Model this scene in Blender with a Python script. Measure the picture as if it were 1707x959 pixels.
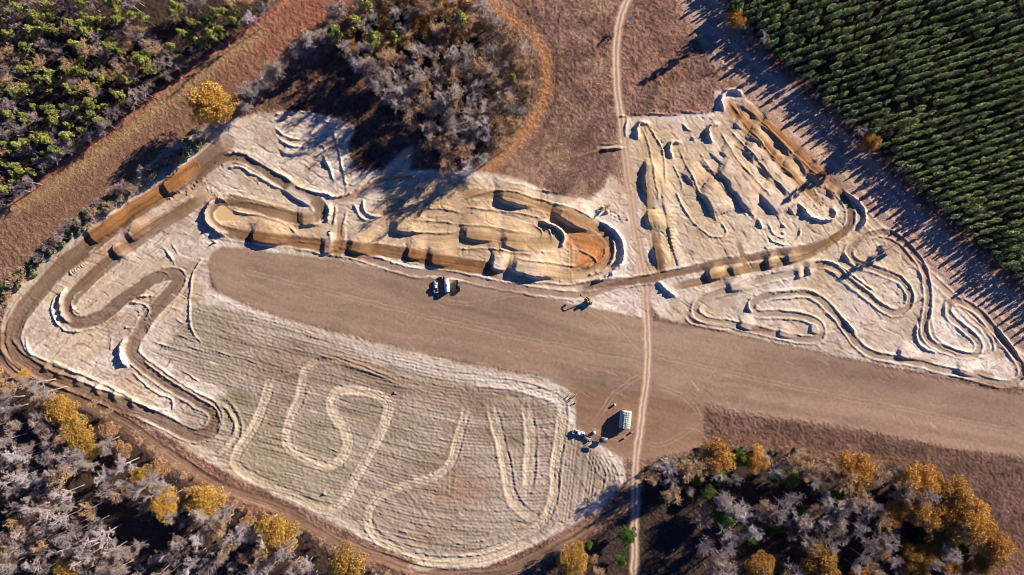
import bpy, math, random
import numpy as np
from mathutils import Vector

# ------------------------------------------------------------------ camera, sky, sun, exposure
for o in list(bpy.data.objects):
    bpy.data.objects.remove(o, do_unlink=True)
scn = bpy.context.scene
col = scn.collection
MPP = 0.28                     # metres on the ground per photo pixel
CAMH = 320.0
PW, PH = 1707, 959
cam_d = bpy.data.cameras.new('camera')
cam = bpy.data.objects.new('camera', cam_d)
col.objects.link(cam)
cam.location = (0, 0, CAMH)
cam.rotation_euler = (0, 0, 0)
cam_d.sensor_width = 36
cam_d.lens = 36 * CAMH / (PW * MPP)
cam_d.clip_start = 1
cam_d.clip_end = 8000
scn.camera = cam

SUN_EL = math.radians(21.5)
SUN_AZ = math.atan2(0.56, 0.83)          # direction towards the sun in the ground plane (x right, y up)
sd = Vector((math.cos(SUN_EL) * math.cos(SUN_AZ), math.cos(SUN_EL) * math.sin(SUN_AZ), math.sin(SUN_EL)))
w = bpy.data.worlds.new('World')
scn.world = w
w.use_nodes = True
nt = w.node_tree
sky = nt.nodes.new('ShaderNodeTexSky')
sky.sky_type = 'NISHITA'
sky.sun_disc = False
sky.sun_elevation = SUN_EL
sky.sun_rotation = math.pi / 2 - SUN_AZ
sky.air_density = 0.28
sky.dust_density = 0.0
sky.ozone_density = 10.0
bg = nt.nodes['Background']
bg.inputs['Strength'].default_value = 0.11
nt.links.new(sky.outputs[0], bg.inputs[0])
sun_d = bpy.data.lights.new('sun', 'SUN')
sun_d.energy = 5.0
sun_d.angle = math.radians(0.5)
sun_d.color = (1.0, 0.87, 0.70)
sun = bpy.data.objects.new('sun', sun_d)
sun.rotation_euler = (-sd).to_track_quat('-Z', 'Y').to_euler()
sun.location = (300, 200, 200)
col.objects.link(sun)
vs = scn.view_settings
vs.view_transform = 'Standard'
vs.look = 'None'
vs.gamma = 1
vs.use_curve_mapping = False
vs.exposure = 1.2
scn.cycles.filter_width = 0.95

rng = np.random.default_rng(7)
random.seed(7)

# ------------------------------------------------------------------ helpers
def tag(o, label=None, cat=None, group=None, kind=None):
    if label: o['label'] = label
    if cat: o['category'] = cat
    if group: o['group'] = group
    if kind: o['kind'] = kind
    return o

def lin(c):
    c = c / 255.0
    return c / 12.92 if c <= 0.04045 else ((c + 0.055) / 1.055) ** 2.4

K_ALB = 1.35
def C(r, g, b):
    """sunlit display colour on flat ground -> base colour"""
    return np.array([lin(r) / K_ALB, lin(g) / K_ALB * 1.06, lin(b) / K_ALB * 1.13], dtype=np.float32)

def w2(px, py):
    return ((px - PW / 2) * MPP, -(py - PH / 2) * MPP)

def mesh_obj(name, V, F, mat, parent=None, smooth=False, colors=None):
    me = bpy.data.meshes.new(name)
    V = np.asarray(V, dtype=np.float32)
    me.vertices.add(len(V))
    me.vertices.foreach_set('co', V.ravel())
    if isinstance(F, np.ndarray):
        n, k = F.shape
        me.loops.add(n * k)
        me.loops.foreach_set('vertex_index', F.astype(np.int32).ravel())
        me.polygons.add(n)
        me.polygons.foreach_set('loop_start', np.arange(0, n * k, k, dtype=np.int32))
        me.polygons.foreach_set('loop_total', np.full(n, k, dtype=np.int32))
    else:
        ls = [len(f) for f in F]
        me.loops.add(sum(ls))
        me.loops.foreach_set('vertex_index', [i for f in F for i in f])
        me.polygons.add(len(F))
        st = np.concatenate([[0], np.cumsum(ls)[:-1]]).astype(np.int32)
        me.polygons.foreach_set('loop_start', st)
        me.polygons.foreach_set('loop_total', np.array(ls, dtype=np.int32))
    if smooth:
        me.polygons.foreach_set('use_smooth', np.ones(len(me.polygons), dtype=bool))
    me.update(calc_edges=True)
    if colors is not None:
        a = me.color_attributes.new('Col', 'FLOAT_COLOR', 'POINT')
        cc = np.ones((len(V), 4), dtype=np.float32)
        cc[:, :3] = colors
        a.data.foreach_set('color', cc.ravel())
    if mat: me.materials.append(mat)
    o = bpy.data.objects.new(name, me)
    col.objects.link(o)
    if parent: o.parent = parent
    return o

def empty(name, loc, rz=0.0):
    o = bpy.data.objects.new(name, None)
    o.empty_display_size = 0.5
    col.objects.link(o)
    o.location = loc
    o.rotation_euler = (0, 0, rz)
    return o

# ------------------------------------------------------------------ numpy noise
_tab = rng.random((256, 256)).astype(np.float32)
def vnoise(x, y, seed=0):
    x = x + seed * 37.31; y = y + seed * 71.77
    xi = np.floor(x).astype(np.int32); yi = np.floor(y).astype(np.int32)
    fx = (x - xi).astype(np.float32); fy = (y - yi).astype(np.float32)
    fx = fx * fx * (3 - 2 * fx); fy = fy * fy * (3 - 2 * fy)
    x0 = xi & 255; x1 = (xi + 1) & 255; y0 = yi & 255; y1 = (yi + 1) & 255
    a = _tab[x0, y0]; b = _tab[x1, y0]; c = _tab[x0, y1]; d = _tab[x1, y1]
    return (a + (b - a) * fx) * (1 - fy) + (c + (d - c) * fx) * fy
def fbm(x, y, wl, oct=3, seed=0):
    r = 0; a = 1.0; t = 0
    for i in range(oct):
        r = r + a * vnoise(x / wl * 2 ** i, y / wl * 2 ** i, seed + i * 5)
        t += a; a *= 0.5
    return r / t - 0.5
def sst(a, b, x):
    t = np.clip((x - a) / (b - a), 0, 1)
    return t * t * (3 - 2 * t)

# ------------------------------------------------------------------ the terrain grid
STEP = 0.42
gx = np.arange(-268, 268.01, STEP, dtype=np.float32)
gy = np.arange(-165, 165.01, STEP, dtype=np.float32)
NX, NY = len(gx), len(gy)
X, Y = np.meshgrid(gx, gy)               # shape (NY, NX)
PX = X / MPP + PW / 2                    # photo pixel coordinates of the ground points
PY = -Y / MPP + PH / 2
wob = 0.55
Xw = X + wob * 2 * fbm(X, Y, 7, 3, 1) + 0.5 * fbm(X, Y, 1.8, 2, 8)
Yw = Y + wob * 2 * fbm(X, Y, 7, 3, 2) + 0.5 * fbm(X, Y, 1.8, 2, 9)
n_big = fbm(X, Y, 40, 3, 3)
n_mid = fbm(X, Y, 9, 3, 4)
n_fin = fbm(X, Y, 2.2, 2, 5)
n_pix = fbm(X, Y, 0.85, 1, 6)

def rot_noise(ang, wl_along, wl_across, seed, oct=2):
    ca, sa = math.cos(math.radians(ang)), math.sin(math.radians(ang))
    u = X * ca + Y * sa; v = -X * sa + Y * ca
    u = u + 3.0 * n_mid; v = v + 3.5 * n_mid + 6 * n_big
    r = 0; t = 0; a = 1
    for i in range(oct):
        r = r + a * vnoise(u / wl_along * 2 ** i, v / wl_across * 2 ** i, seed + i); t += a; a *= .6
    return r / t - 0.5

H = np.zeros_like(X)
COL = np.zeros(X.shape + (3,), dtype=np.float32)
ZONE = np.zeros(X.shape, dtype=np.int16)
JID = np.zeros(X.shape, dtype=np.int16)
jump_count = [0]

def in_poly(pts, wobble=1.0):
    pts = [w2(*p) for p in pts]
    xs = np.array([p[0] for p in pts]); ys = np.array([p[1] for p in pts])
    inside = np.zeros(X.shape, dtype=bool)
    A = X + (Xw - X) * wobble; B = Y + (Yw - Y) * wobble
    n = len(pts)
    for i in range(n):
        x0, y0 = pts[i]; x1, y1 = pts[(i + 1) % n]
        if y0 == y1: continue
        c = ((y0 > B) != (y1 > B)) & (A < (x1 - x0) * (B - y0) / (y1 - y0) + x0)
        inside ^= c
    return inside

def blur(m, k):
    """box blur of a float map, k cells each way, twice"""
    m = m.astype(np.float32)
    for _ in range(2):
        for ax in (0, 1):
            p = [(0, 0), (0, 0)]; p[ax] = (k + 1, k)
            c = np.cumsum(np.pad(m, p, mode='edge'), axis=ax, dtype=np.float64)
            n = m.shape[ax]
            if ax == 0: m = (c[2 * k + 1:2 * k + 1 + n] - c[:n]) / (2 * k + 1)
            else: m = (c[:, 2 * k + 1:2 * k + 1 + n] - c[:, :n]) / (2 * k + 1)
    return m.astype(np.float32)

def paint(mask, c, zone=None, thr=0.5):
    m = mask[..., None] if mask.ndim == 2 else mask
    COL[:] = COL * (1 - m) + np.asarray(c, dtype=np.float32) * m
    if zone is not None:
        ZONE[mask > thr] = zone

def smooth_line(pts, closed=False, seg=1.6):
    P = [Vector(w2(*p)) for p in pts]
    if len(P) == 2:
        dense = [P[0].lerp(P[1], t / 20) for t in range(21)]
    else:
        dense = []
        n = len(P)
        for i in range(n - 1):
            p0 = P[max(i - 1, 0)]; p1 = P[i]; p2 = P[i + 1]; p3 = P[min(i + 2, n - 1)]
            for k in range(10):
                t = k / 10
                dense.append(0.5 * ((2 * p1) + (p2 - p0) * t + (2 * p0 - 5 * p1 + 4 * p2 - p3) * t * t + (3 * p1 - p0 - 3 * p2 + p3) * t ** 3))
        dense.append(P[-1])
    D = np.array([(p.x, p.y) for p in dense])
    L = np.concatenate([[0], np.cumsum(np.hypot(*(D[1:] - D[:-1]).T))])
    m = max(2, int(L[-1] / seg) + 1)
    s = np.linspace(0, L[-1], m)
    return np.stack([np.interp(s, L, D[:, 0]), np.interp(s, L, D[:, 1])], 1), L[-1]

def field(pts, pad):
    """distance, signed distance (left positive) and arclength of the grid points near a polyline"""
    D, L = smooth_line(pts)
    x0, x1 = D[:, 0].min() - pad, D[:, 0].max() + pad
    y0, y1 = D[:, 1].min() - pad, D[:, 1].max() + pad
    i0 = max(0, int((x0 - gx[0]) / STEP)); i1 = min(NX, int((x1 - gx[0]) / STEP) + 2)
    j0 = max(0, int((y0 - gy[0]) / STEP)); j1 = min(NY, int((y1 - gy[0]) / STEP) + 2)
    if i1 <= i0 or j1 <= j0:
        return None
    W = (slice(j0, j1), slice(i0, i1))
    d = np.full((j1 - j0, i1 - i0), 1e9, dtype=np.float32)
    sg = np.zeros_like(d); u = np.zeros_like(d)
    xx, yy = Xw[W], Yw[W]
    seglen = L / max(1, len(D) - 1)
    for k in range(len(D) - 1):
        ax, ay = D[k]; bx, by = D[k + 1]
        a0 = max(0, int((min(ax, bx) - pad - gx[i0]) / STEP)); a1 = min(d.shape[1], int((max(ax, bx) + pad - gx[i0]) / STEP) + 2)
        b0 = max(0, int((min(ay, by) - pad - gy[j0]) / STEP)); b1 = min(d.shape[0], int((max(ay, by) + pad - gy[j0]) / STEP) + 2)
        if a1 <= a0 or b1 <= b0: continue
        w_ = (slice(b0, b1), slice(a0, a1))
        dx, dy = bx - ax, by - ay
        l2 = dx * dx + dy * dy + 1e-9
        t = ((xx[w_] - ax) * dx + (yy[w_] - ay) * dy) / l2
        tc = np.clip(t, 0, 1)
        qx = xx[w_] - (ax + tc * dx); qy = yy[w_] - (ay + tc * dy)
        dd = np.sqrt(qx * qx + qy * qy)
        better = dd < d[w_]
        s_ = np.sign(dx * qy - dy * qx)
        d[w_] = np.where(better, dd, d[w_])
        sg[w_] = np.where(better, s_, sg[w_])
        u[w_] = np.where(better, (k + tc) * seglen, u[w_])
    return W, d, sg * d, u, L

def new_jump(W, hh, thr=0.35):
    jump_count[0] += 1
    J = JID[W]
    J[hh > thr] = jump_count[0]

def taper(u, L, t):
    t = min(t, L * 0.45)
    return sst(0, t, u) * sst(0, t, L - u)

def ridge(pts, h, wd=1.1, tp=4.0, c=None, jump=False):
    wd *= 0.68
    r = field(pts, wd * 3.2 + 1)
    if r is None: return
    W, d, s, u, L = r
    var = (0.7 + 0.4 * vnoise(u / 5.0, u * 0 + len(pts) * 3.7, 11) + 0.4 * vnoise(u / 1.4, s / 1.2 + len(pts), 12)) * (1 + 0.7 * n_fin[W] + 0.3 * n_pix[W])
    hh = h * np.exp(-(d / wd) ** 2) * taper(u, L, tp) * var
    H[W] += hh
    if c is not None:
        m = 0.4 * np.exp(-(d / (wd * 1.1)) ** 2) * taper(u, L, tp)
        COL[W] = COL[W] * (1 - m[..., None]) + c * m[..., None]
    if jump: new_jump(W, hh)

SUNPX = (0.81, -0.59)
def bank(pts, h, wpx=11, back=None, tp=3.0, c=None, jump=True):
    """mound whose steep, shaded edge is the given line; it extends wpx towards the sun, then ramps down"""
    (xa, ya), (xb, yb) = pts[0], pts[-1]
    nx, ny = (yb - ya), -(xb - xa)                    # a normal in pixel space
    sgn_px = 1 if nx * SUNPX[0] + ny * SUNPX[1] > 0 else -1
    wm = wpx * MPP
    back = back or h * 6.0
    pad = wm + back + 3
    r = field(pts, pad)
    if r is None: return
    W, d, s, u, L = r
    # px normal (dy,-dx) with y down equals the world left side
    t = s * (1 if sgn_px > 0 else -1)
    face = h * 0.6
    prof = np.clip((t + face) / (face + 0.1), 0, 1) * (1 - sst(wm * 0.5, wm + back, t))
    over = np.where((u <= 0.01) | (u >= L - 0.01), np.clip(1 - (d - 0) / max(2.0, h * 1.6), 0, 1), 1.0)
    prof = prof * np.clip(over, 0, 1) * (0.35 + 0.65 * taper(u, L, tp))
    hh = h * prof * (0.9 + 0.25 * n_mid[W] + 0.12 * n_fin[W])
    H[W] = np.maximum(H[W], H[W] * 0.4 + hh)
    if c is not None:
        m = np.clip(sst(0.55, 0.95, prof) * 0.5 * (0.9 + 1.2 * n_mid[W] + .8 * sdir[W]), 0, 1)
        COL[W] = COL[W] * (1 - m[..., None]) + c * m[..., None]
    if jump and h >= 0.9: new_jump(W, hh)

def table(p0, p1, wpx, h, r0=1.2, r1=4.0, side=None, c=None, jump=True):
    """tabletop jump from p0 to p1 with ramp lengths r0 / r1 outside those points"""
    a = Vector(w2(*p0)); b = Vector(w2(*p1))
    dv = b - a; L = dv.length; dv.normalize()
    pad = max(r0, h * 1.7, r1 + h * 1.5) + wpx * MPP + h * 6.0 + 4
    x0, x1 = min(a.x, b.x) - pad, max(a.x, b.x) + pad
    y0, y1 = min(a.y, b.y) - pad, max(a.y, b.y) + pad
    i0 = max(0, int((x0 - gx[0]) / STEP)); i1 = min(NX, int((x1 - gx[0]) / STEP) + 2)
    j0 = max(0, int((y0 - gy[0]) / STEP)); j1 = min(NY, int((y1 - gy[0]) / STEP) + 2)
    W = (slice(j0, j1), slice(i0, i1))
    dx = Xw[W] - a.x; dy = Yw[W] - a.y
    uu = dx * dv.x + dy * dv.y
    lat = -dx * dv.y + dy * dv.x                     # left positive
    if -dv.y * 0.81 + dv.x * 0.59 < 0: lat = -lat    # now positive towards the sun
    if r0 > 1.35: r0 = max(r0, h * 1.7)
    hw = wpx * MPP / 2
    tu = np.clip((uu + r0) / (L + r0 + r1), 0, 1)
    bow = 0.55 * hw * (2 * tu - 0.95) ** 2
    back = max(4.0, h * 6.0)
    r1 = r1 + h * 1.5
    spread = np.clip(lat - hw * 0.8, 0, 30) * 1.6
    prof = np.clip((uu + r0 + spread * .3) / (r0 + 0.1 + spread * 1.3), 0, 1) * (1 - sst(L * 0.55, L + r1, uu)) * np.clip((lat + hw + h * 0.5 - bow) / (h * 0.5 + 0.15), 0, 1) * (1 - sst(hw * 0.3, hw + back, lat))
    hh = h * prof * (0.95 + 0.2 * n_mid[W])
    H[W] = np.maximum(H[W], H[W] * 0.4 + hh)
    if c is not None:
        m = sst(0.5, 0.9, prof) * 0.5 * (0.8 + 1.2 * sdir[W] + 0.8 * n_mid[W])
        m = np.clip(m, 0, 1)
        COL[W] = COL[W] * (1 - m[..., None]) + c * m[..., None]
    if jump: new_jump(W, hh)

def track(pts, wpx, c, alpha=0.9, cut=0.12, edge=0.25, zone=2, soft=0.8, streak=0.35, relief=True):
    wm = wpx * MPP / 2
    r = field(pts, wm + 4)
    if r is None: return
    W, d, s, u, L = r
    m = 1 - sst(wm - soft, wm + soft * .6, d)
    st = vnoise(s / 0.55, u / 26.0, 21) - 0.5
    st2 = vnoise(s / 1.6, u / 40.0, 25) - 0.5
    tone = (1 + 1.5 * streak * (st + st2) + 0.25 * n_fin[W] + 0.25 * n_mid[W])
    if zone == 5: H[W] *= 1 - 0.85 * m
    tp = taper(u, L, 3.0) if L > 12 else 1.0
    mm = m * alpha * (0.5 + 0.5 * tp)
    COL[W] = COL[W] * (1 - mm[..., None]) + (c * tone[..., None]) * mm[..., None]
    if relief: H[W] -= m * (cut - 0.18 * (st + st2))
    else: H[W] += m * 0.16 * (st + st2)
    if edge > 0:
        eh = edge * np.exp(-((d - wm - 0.3) / 0.6) ** 2) * tp * (0.6 + 0.9 * vnoise(u / 5.0, s * 0, 31))
        H[W] += eh
    if zone is not None:
        Z = ZONE[W]; Z[(m > 0.5)] = zone

def zz(ox, oy, s):
    return lambda *p: [(ox + x / s, oy + y / s) for x, y in p]
# frames in which the plan was traced
Z5 = zz(0, 280, 2.663); Z6 = zz(320, 180, 3.198); Z7 = zz(680, 240, 3.198); Z8 = zz(1020, 140, 2.82)
ZR = zz(1120, 370, 2.908); ZB = zz(0, 560, 2.404); ZF = zz(360, 560, 2.404); Z4 = zz(760, 620, 2.828)
A_ = zz(340, 240, 5.814); B_ = zz(540, 280, 5.814); C_ = zz(740, 300, 5.048); D_ = zz(1035, 160, 5.814)
E_ = zz(1180, 150, 4.919); F_ = zz(1035, 310, 5.814); G_ = zz(1200, 300, 4.919); H_ = zz(80, 380, 4.919)
I_ = lambda *p: list(p)

# colours of the bare ground and its cover
SAND = C(212, 189, 168); SANDW = C(232, 213, 196); SANDY = C(206, 172, 128)
BROWN = C(122, 93, 72); ORANGE = C(178, 122, 72); RUST = C(196, 124, 70); TAN = C(176, 142, 112)
STRIP = C(157, 129, 106); GRASS = C(136, 103, 88); GRASSR = C(162, 108, 86); STRAW = C(170, 128, 90)
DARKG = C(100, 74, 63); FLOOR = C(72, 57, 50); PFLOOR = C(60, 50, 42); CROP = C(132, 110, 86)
PALE = C(232, 208, 184)

# ---------------- zones: 0 grassland 1 sand 2 race track 3 graded strip 4 ploughed field 5 dirt road 6 woodland floor
COL[:] = GRASS
g = (0.5 + 1.2 * n_mid + 1.2 * n_fin + 0.6 * n_big + 0.6 * n_pix)
COL *= (0.55 + 0.85 * np.clip(g, 0, 1))[..., None]
reds = np.clip(2.2 * (fbm(X, Y, 22, 3, 41) + 0.05), 0, 1)
paint(reds * 0.4, GRASSR * (0.8 + 0.8 * (n_fin[..., None] + n_pix[..., None] * .6 + .3)))
straw = sst(0.04, 0.26, fbm(X, Y, 15, 4, 43)) * 0.45
paint(straw, C(158, 128, 98) * (0.75 + 0.9 * np.clip(.5 + n_fin + .5 * n_pix, 0, 1))[..., None] * .9)
dkp = sst(0.06, 0.24, fbm(X, Y, 19, 4, 47)) * 0.4
paint(dkp, C(104, 78, 68) * (0.8 + .5 * n_pix)[..., None])
H += 0.22 * n_mid + 0.12 * n_fin + 0.36 * n_pix

# corridor at upper left
corr = blur(in_poly(I_((-120, 440), (43, 320), (150, 240), (290, 133), (430, 33), (500, -25), (640, -60), (560, 30), (450, 130), (380, 190), (330, 230), (200, 325), (100, 390), (-120, 520))), 2)
paint(corr * 0.85, C(136, 100, 78) * (0.85 + 0.6 * (n_fin[..., None] + .5) * .6))
upper = sst(320, 560, PX + 0.0 * PY) * corr
paint(upper * 0.6, C(154, 92, 70) * (1 + .7 * n_fin + .5 * n_pix)[..., None])
band = field(I_((-40, 372), (60, 330), (160, 260), (290, 160), (350, 112), (430, 60)), 14)
W, d, s, u, L = band
m = np.exp(-(d / 3.0) ** 2) * 0.6
COL[W] = COL[W] * (1 - m[..., None]) + C(176, 142, 100) * m[..., None]
band = field(I_((20, 336), (150, 243), (290, 136), (430, 36), (480, 0)), 8)
W, d, s, u, L = band
m = np.exp(-(d / 1.6) ** 2) * 0.7
COL[W] = COL[W] * (1 - m[..., None]) + C(190, 120, 95) * m[..., None]

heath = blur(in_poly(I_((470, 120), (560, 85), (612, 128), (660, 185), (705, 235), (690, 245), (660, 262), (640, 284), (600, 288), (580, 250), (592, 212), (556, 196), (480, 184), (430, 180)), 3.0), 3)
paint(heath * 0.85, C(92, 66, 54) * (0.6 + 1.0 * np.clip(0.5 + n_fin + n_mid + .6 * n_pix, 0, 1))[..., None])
# tilled, rutted strip along the plantation
strip_r = blur(in_poly(I_((1100, -60), (1180, -60), (1235, 60), (1330, 150), (1440, 250), (1560, 370), (1720, 510), (1850, 640), (1850, 760), (1707, 615), (1560, 450), (1430, 330), (1290, 200), (1180, 90))), 3)
paint(strip_r * 0.9, C(184, 154, 138) * (1 + 0.9 * rot_noise(-42, 30, 1.6, 51)[..., None]))
H *= (1 - 0.88 * strip_r)
H += strip_r * 0.22 * rot_noise(-42, 22, 1.4, 52)

# woodland floors
woodTL = I_((-160, 430), (43, 314), (150, 234), (290, 127), (430, 27), (480, -8), (560, -80), (-160, -120))
grove = I_((545, 45), (590, 5), (640, -40), (770, -45), (820, 15), (880, 60), (900, 115), (885, 180), (840, 245), (795, 285), (745, 280), (705, 235), (660, 185), (612, 128), (560, 90))
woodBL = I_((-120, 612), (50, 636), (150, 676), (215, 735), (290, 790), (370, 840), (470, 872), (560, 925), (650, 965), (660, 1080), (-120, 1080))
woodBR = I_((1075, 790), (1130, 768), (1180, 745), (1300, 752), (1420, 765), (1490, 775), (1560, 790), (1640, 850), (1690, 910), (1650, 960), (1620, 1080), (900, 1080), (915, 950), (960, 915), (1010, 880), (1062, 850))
plantation = I_((1205, -90), (1222, 20), (1300, 100), (1390, 182), (1460, 246), (1580, 362), (1707, 472), (1860, 620), (1900, -90))
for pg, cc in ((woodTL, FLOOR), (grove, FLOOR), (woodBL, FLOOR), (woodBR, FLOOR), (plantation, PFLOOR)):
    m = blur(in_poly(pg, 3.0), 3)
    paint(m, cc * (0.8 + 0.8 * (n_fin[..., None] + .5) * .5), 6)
# pale russet fringe of dry leaves around the grove's east side and north end
r = field(I_((740, -20), (830, 20), (895, 70), (912, 120), (900, 180), (860, 240), (810, 285)), 9)
W, d, s, u, L = r
m = np.exp(-(d / 2.6) ** 2) * 0.75
COL[W] = COL[W] * (1 - m[..., None]) + C(186, 128, 84) * m[..., None]
r = field(I_((790, -20), (860, 10), (910, 60), (926, 120), (915, 190), (880, 250)), 4)
W, d, s, u, L = r
m = np.exp(-(d / 0.9) ** 2) * 0.5
COL[W] = COL[W] * (1 - m[..., None]) + C(110, 80, 66) * m[..., None]; H[W] -= 0.3 * m

# dark rough grass south of the strip
dg = blur(in_poly(I_((1172, 672), (1300, 695), (1450, 715), (1600, 750), (1900, 765), (1900, 1080), (1690, 1080), (1692, 920), (1640, 850), (1560, 790), (1480, 772), (1300, 750), (1180, 745))), 2)
paint(dg, DARKG * (0.75 + 1.0 * np.clip(0.5 + n_fin + n_mid, 0, 1))[..., None])
r = field(I_((1172, 742), (1230, 728), (1300, 735), (1380, 765), (1470, 765), (1540, 780), (1620, 830)), 5)
W, d, s, u, L = r
m = np.exp(-((d - 1.0) / 0.5) ** 2) * 0.6
COL[W] = COL[W] * (1 - m[..., None]) + C(150, 104, 78) * m[..., None]
# leaf-strewn ground at lower right corner
paint(blur(in_poly(I_((1640, 960), (1700, 905), (1800, 880), (1800, 1080), (1600, 1080))), 5) * .8, C(128, 88, 68))

# sand
sandA = I_((2, 545), (18, 490), (58, 445), (110, 408), (160, 358), (210, 310), (262, 262), (312, 228), (360, 205), (420, 192), (480, 185), (555, 195), (590, 212), (578, 250), (592, 288), (640, 284), (672, 250), (688, 242), (682, 284), (760, 284), (850, 293), (925, 326), (985, 330), (1008, 312), (1016, 290), (1032, 300), (1050, 330), (1060, 400), (1075, 470), (1075, 530), (950, 508), (840, 480), (690, 462), (560, 435), (440, 420), (370, 412), (345, 440), (350, 480), (420, 515), (500, 540), (620, 570), (800, 612), (920, 630), (960, 660), (960, 712), (1000, 738), (1038, 765), (1042, 800), (1000, 850), (900, 905), (800, 948), (730, 945), (620, 905), (500, 845), (380, 790), (260, 715), (190, 668), (100, 640), (20, 600))
sandB = I_((1038, 195), (1190, 188), (1192, 152), (1230, 148), (1300, 226), (1400, 316), (1446, 350), (1482, 380), (1560, 455), (1640, 535), (1715, 598), (1715, 645), (1600, 632), (1440, 602), (1300, 573), (1180, 547), (1100, 530), (1080, 500), (1075, 430), (1050, 330))
sandm = blur(np.maximum(in_poly(sandA), in_poly(sandB)), 1)
keep = 1 - sandm
H *= (0.10 + 0.90 * keep)
pale = np.clip(0.5 + 1.3 * n_big + 0.8 * n_mid, 0, 1)
sc = SAND[None, None] * (1 - pale[..., None]) * 0.86 + SANDW[None, None] * pale[..., None] * 1.0 + SAND[None, None] * 0.08
str1 = rot_noise(-14, 20, 1.1, 61); str2 = rot_noise(38, 18, 1.2, 64); str3 = rot_noise(-50, 18, 1.2, 67)
q = fbm(X, Y, 55, 2, 71)
wa = sst(-0.12, 0.0, q) * (1 - sst(0.05, 0.17, q)); wb = sst(0.05, 0.17, q); wc = 1 - wa - wb
# blade and tyre marks: in the east they follow the lane direction
east = sst(1040, 1080, PX)
sdir = str1 * wa + str2 * wb + str3 * wc
sdir = sdir * (1 - east) + (0.5 * rot_noise(-52, 22, 1.2, 74) + 0.5 * str1) * east
sc = sc * (1 + 0.42 * sdir + 0.22 * n_fin + 0.16 * n_pix)[..., None]
yel = sst(-0.02, 0.22, fbm(X, Y, 24, 3, 78)) * 0.45
sc = sc * (1 - yel[..., None]) + SANDY * (1 + 0.5 * sdir[..., None]) * yel[..., None]
stain = sst(0.10, 0.22, fbm(X, Y, 8, 4, 79)) * 0.45
sc = sc * (1 - stain[..., None]) + C(160, 130, 106) * stain[..., None]
patch = sst(0.06, 0.24, fbm(X, Y, 14, 3, 77))
sc = sc * (1 - 0.35 * patch[..., None]) + TAN * 0.35 * patch[..., None]
paint(sandm, sc, 1)
H += sandm * (0.12 * n_pix + 0.20 * sdir + 0.05 * n_fin + 0.20 * n_mid)

# yellow, damp sand round the middle loop and on the eastern lanes
for pg, cc, al in ((I_((690, 300), (760, 296), (850, 306), (930, 340), (1000, 380), (1030, 420), (1025, 455), (980, 472), (900, 470), (830, 455), (700, 440), (640, 420), (600, 400), (620, 350)), C(200, 162, 114), 0.7),
                   (C_((760, 180), (1000, 330), (1250, 330), (1420, 480), (1420, 680), (1280, 760), (1100, 740), (1020, 560), (900, 330)), ORANGE * 1.15, 0.55),
                   (C_((1080, 480), (1340, 460), (1390, 560), (1330, 690), (1140, 720)), RUST * 1.12, 0.6),
                   (E_((100, 130), (260, 90), (420, 200), (560, 330), (760, 480), (960, 700), (1080, 800), (1000, 900), (820, 780), (560, 600), (400, 480), (220, 260)), ORANGE, 0.8),
                   (A_((0, 520), (250, 500), (900, 640), (1180, 760), (1180, 930), (600, 900), (200, 880), (20, 760)), SANDY, 0.7),
                   (F_((210, 180), (400, 180), (520, 820), (320, 840)), SANDY, 0.7),
                   (D_((150, 260), (330, 330), (400, 620), (560, 900), (180, 900)), SANDY, 0.4),
                   (D_((470, 430), (700, 470), (1000, 760), (900, 900), (680, 800)), SANDY, 0.4),
                   (I_((1050, 205), (1190, 200), (1240, 190), (1400, 330), (1400, 390), (1290, 410), (1110, 440), (1075, 400)), C(204, 172, 134), 0.5),
                   (G_((0, 690), (640, 560), (660, 640), (0, 840)), SANDY, 0.6),
                   (Z5((360, 380), (900, 30), (960, 150), (640, 330), (420, 480)), ORANGE * 1.1, 0.35)):
    paint(blur(in_poly(pg, 2.5), 4) * al, cc * (1 + 0.5 * sdir + 0.5 * n_mid)[..., None])

# ploughed field
fld = in_poly(I_((330, 505), (420, 522), (620, 578), (800, 618), (935, 652), (948, 722), (1030, 775), (1030, 808), (930, 880), (800, 932), (720, 928), (600, 884), (450, 812), (330, 742), (300, 690), (384, 655), (300, 620), (262, 585), (310, 540)), 2.0)
fm = blur(fld, 3)
slope_x = np.where(PX < 650, 0.27 * PX, 0.27 * 650 + 0.27 * (PX - 650) - 0.0007 * (PX - 650) ** 2)
vrow = PY - slope_x + 10 * n_big + 2.5 * n_mid
eastf = sst(925, 950, PX + 0.15 * (PY - 700))
ph = vrow * (1 - eastf) + (PX + 0.12 * PY) * eastf
spacing = 5.6
row = np.sin(2 * math.pi * ph / spacing + 1.2 * n_mid)
row2 = vnoise(ph / spacing * 1.0, (PX + 0.3 * PY) / 90, 81) - 0.5
brk = sst(0.35, 0.6, vnoise(ph / spacing * .9, (PX + .3 * PY) / 30, 88))
rmod = np.clip(0.55 + 1.6 * fbm(X, Y, 18, 2, 83) + 0.5, 0.25, 1.2)
tone = np.clip(0.60 + 0.26 * row * rmod * (0.2 + brk) + 0.75 * row2 + 0.6 * n_mid + 1.1 * n_big, 0, 1)
fc = CROP * (1 - tone[..., None]) + SAND * 0.76 * tone[..., None]
green = sst(0.02, 0.25, fbm(X, Y, 34, 3, 85)) * 0.4 * (0.25 + 0.75 * sst(640, 420, PX - 0.5 * (PY - 780)))
fc = fc * (1 - green[..., None]) + C(136, 128, 84) * green[..., None]
redp = np.exp(-(((PX - 768) / 45) ** 2 + ((PY - 820) / 28) ** 2)) * 0.55 + np.exp(-(((PX - 715) / 20) ** 2 + ((PY - 895) / 12) ** 2)) * .4
fc = fc * (1 - redp[..., None]) + C(168, 116, 92) * redp[..., None]
paint(fm * 0.92, fc, 4)
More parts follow.
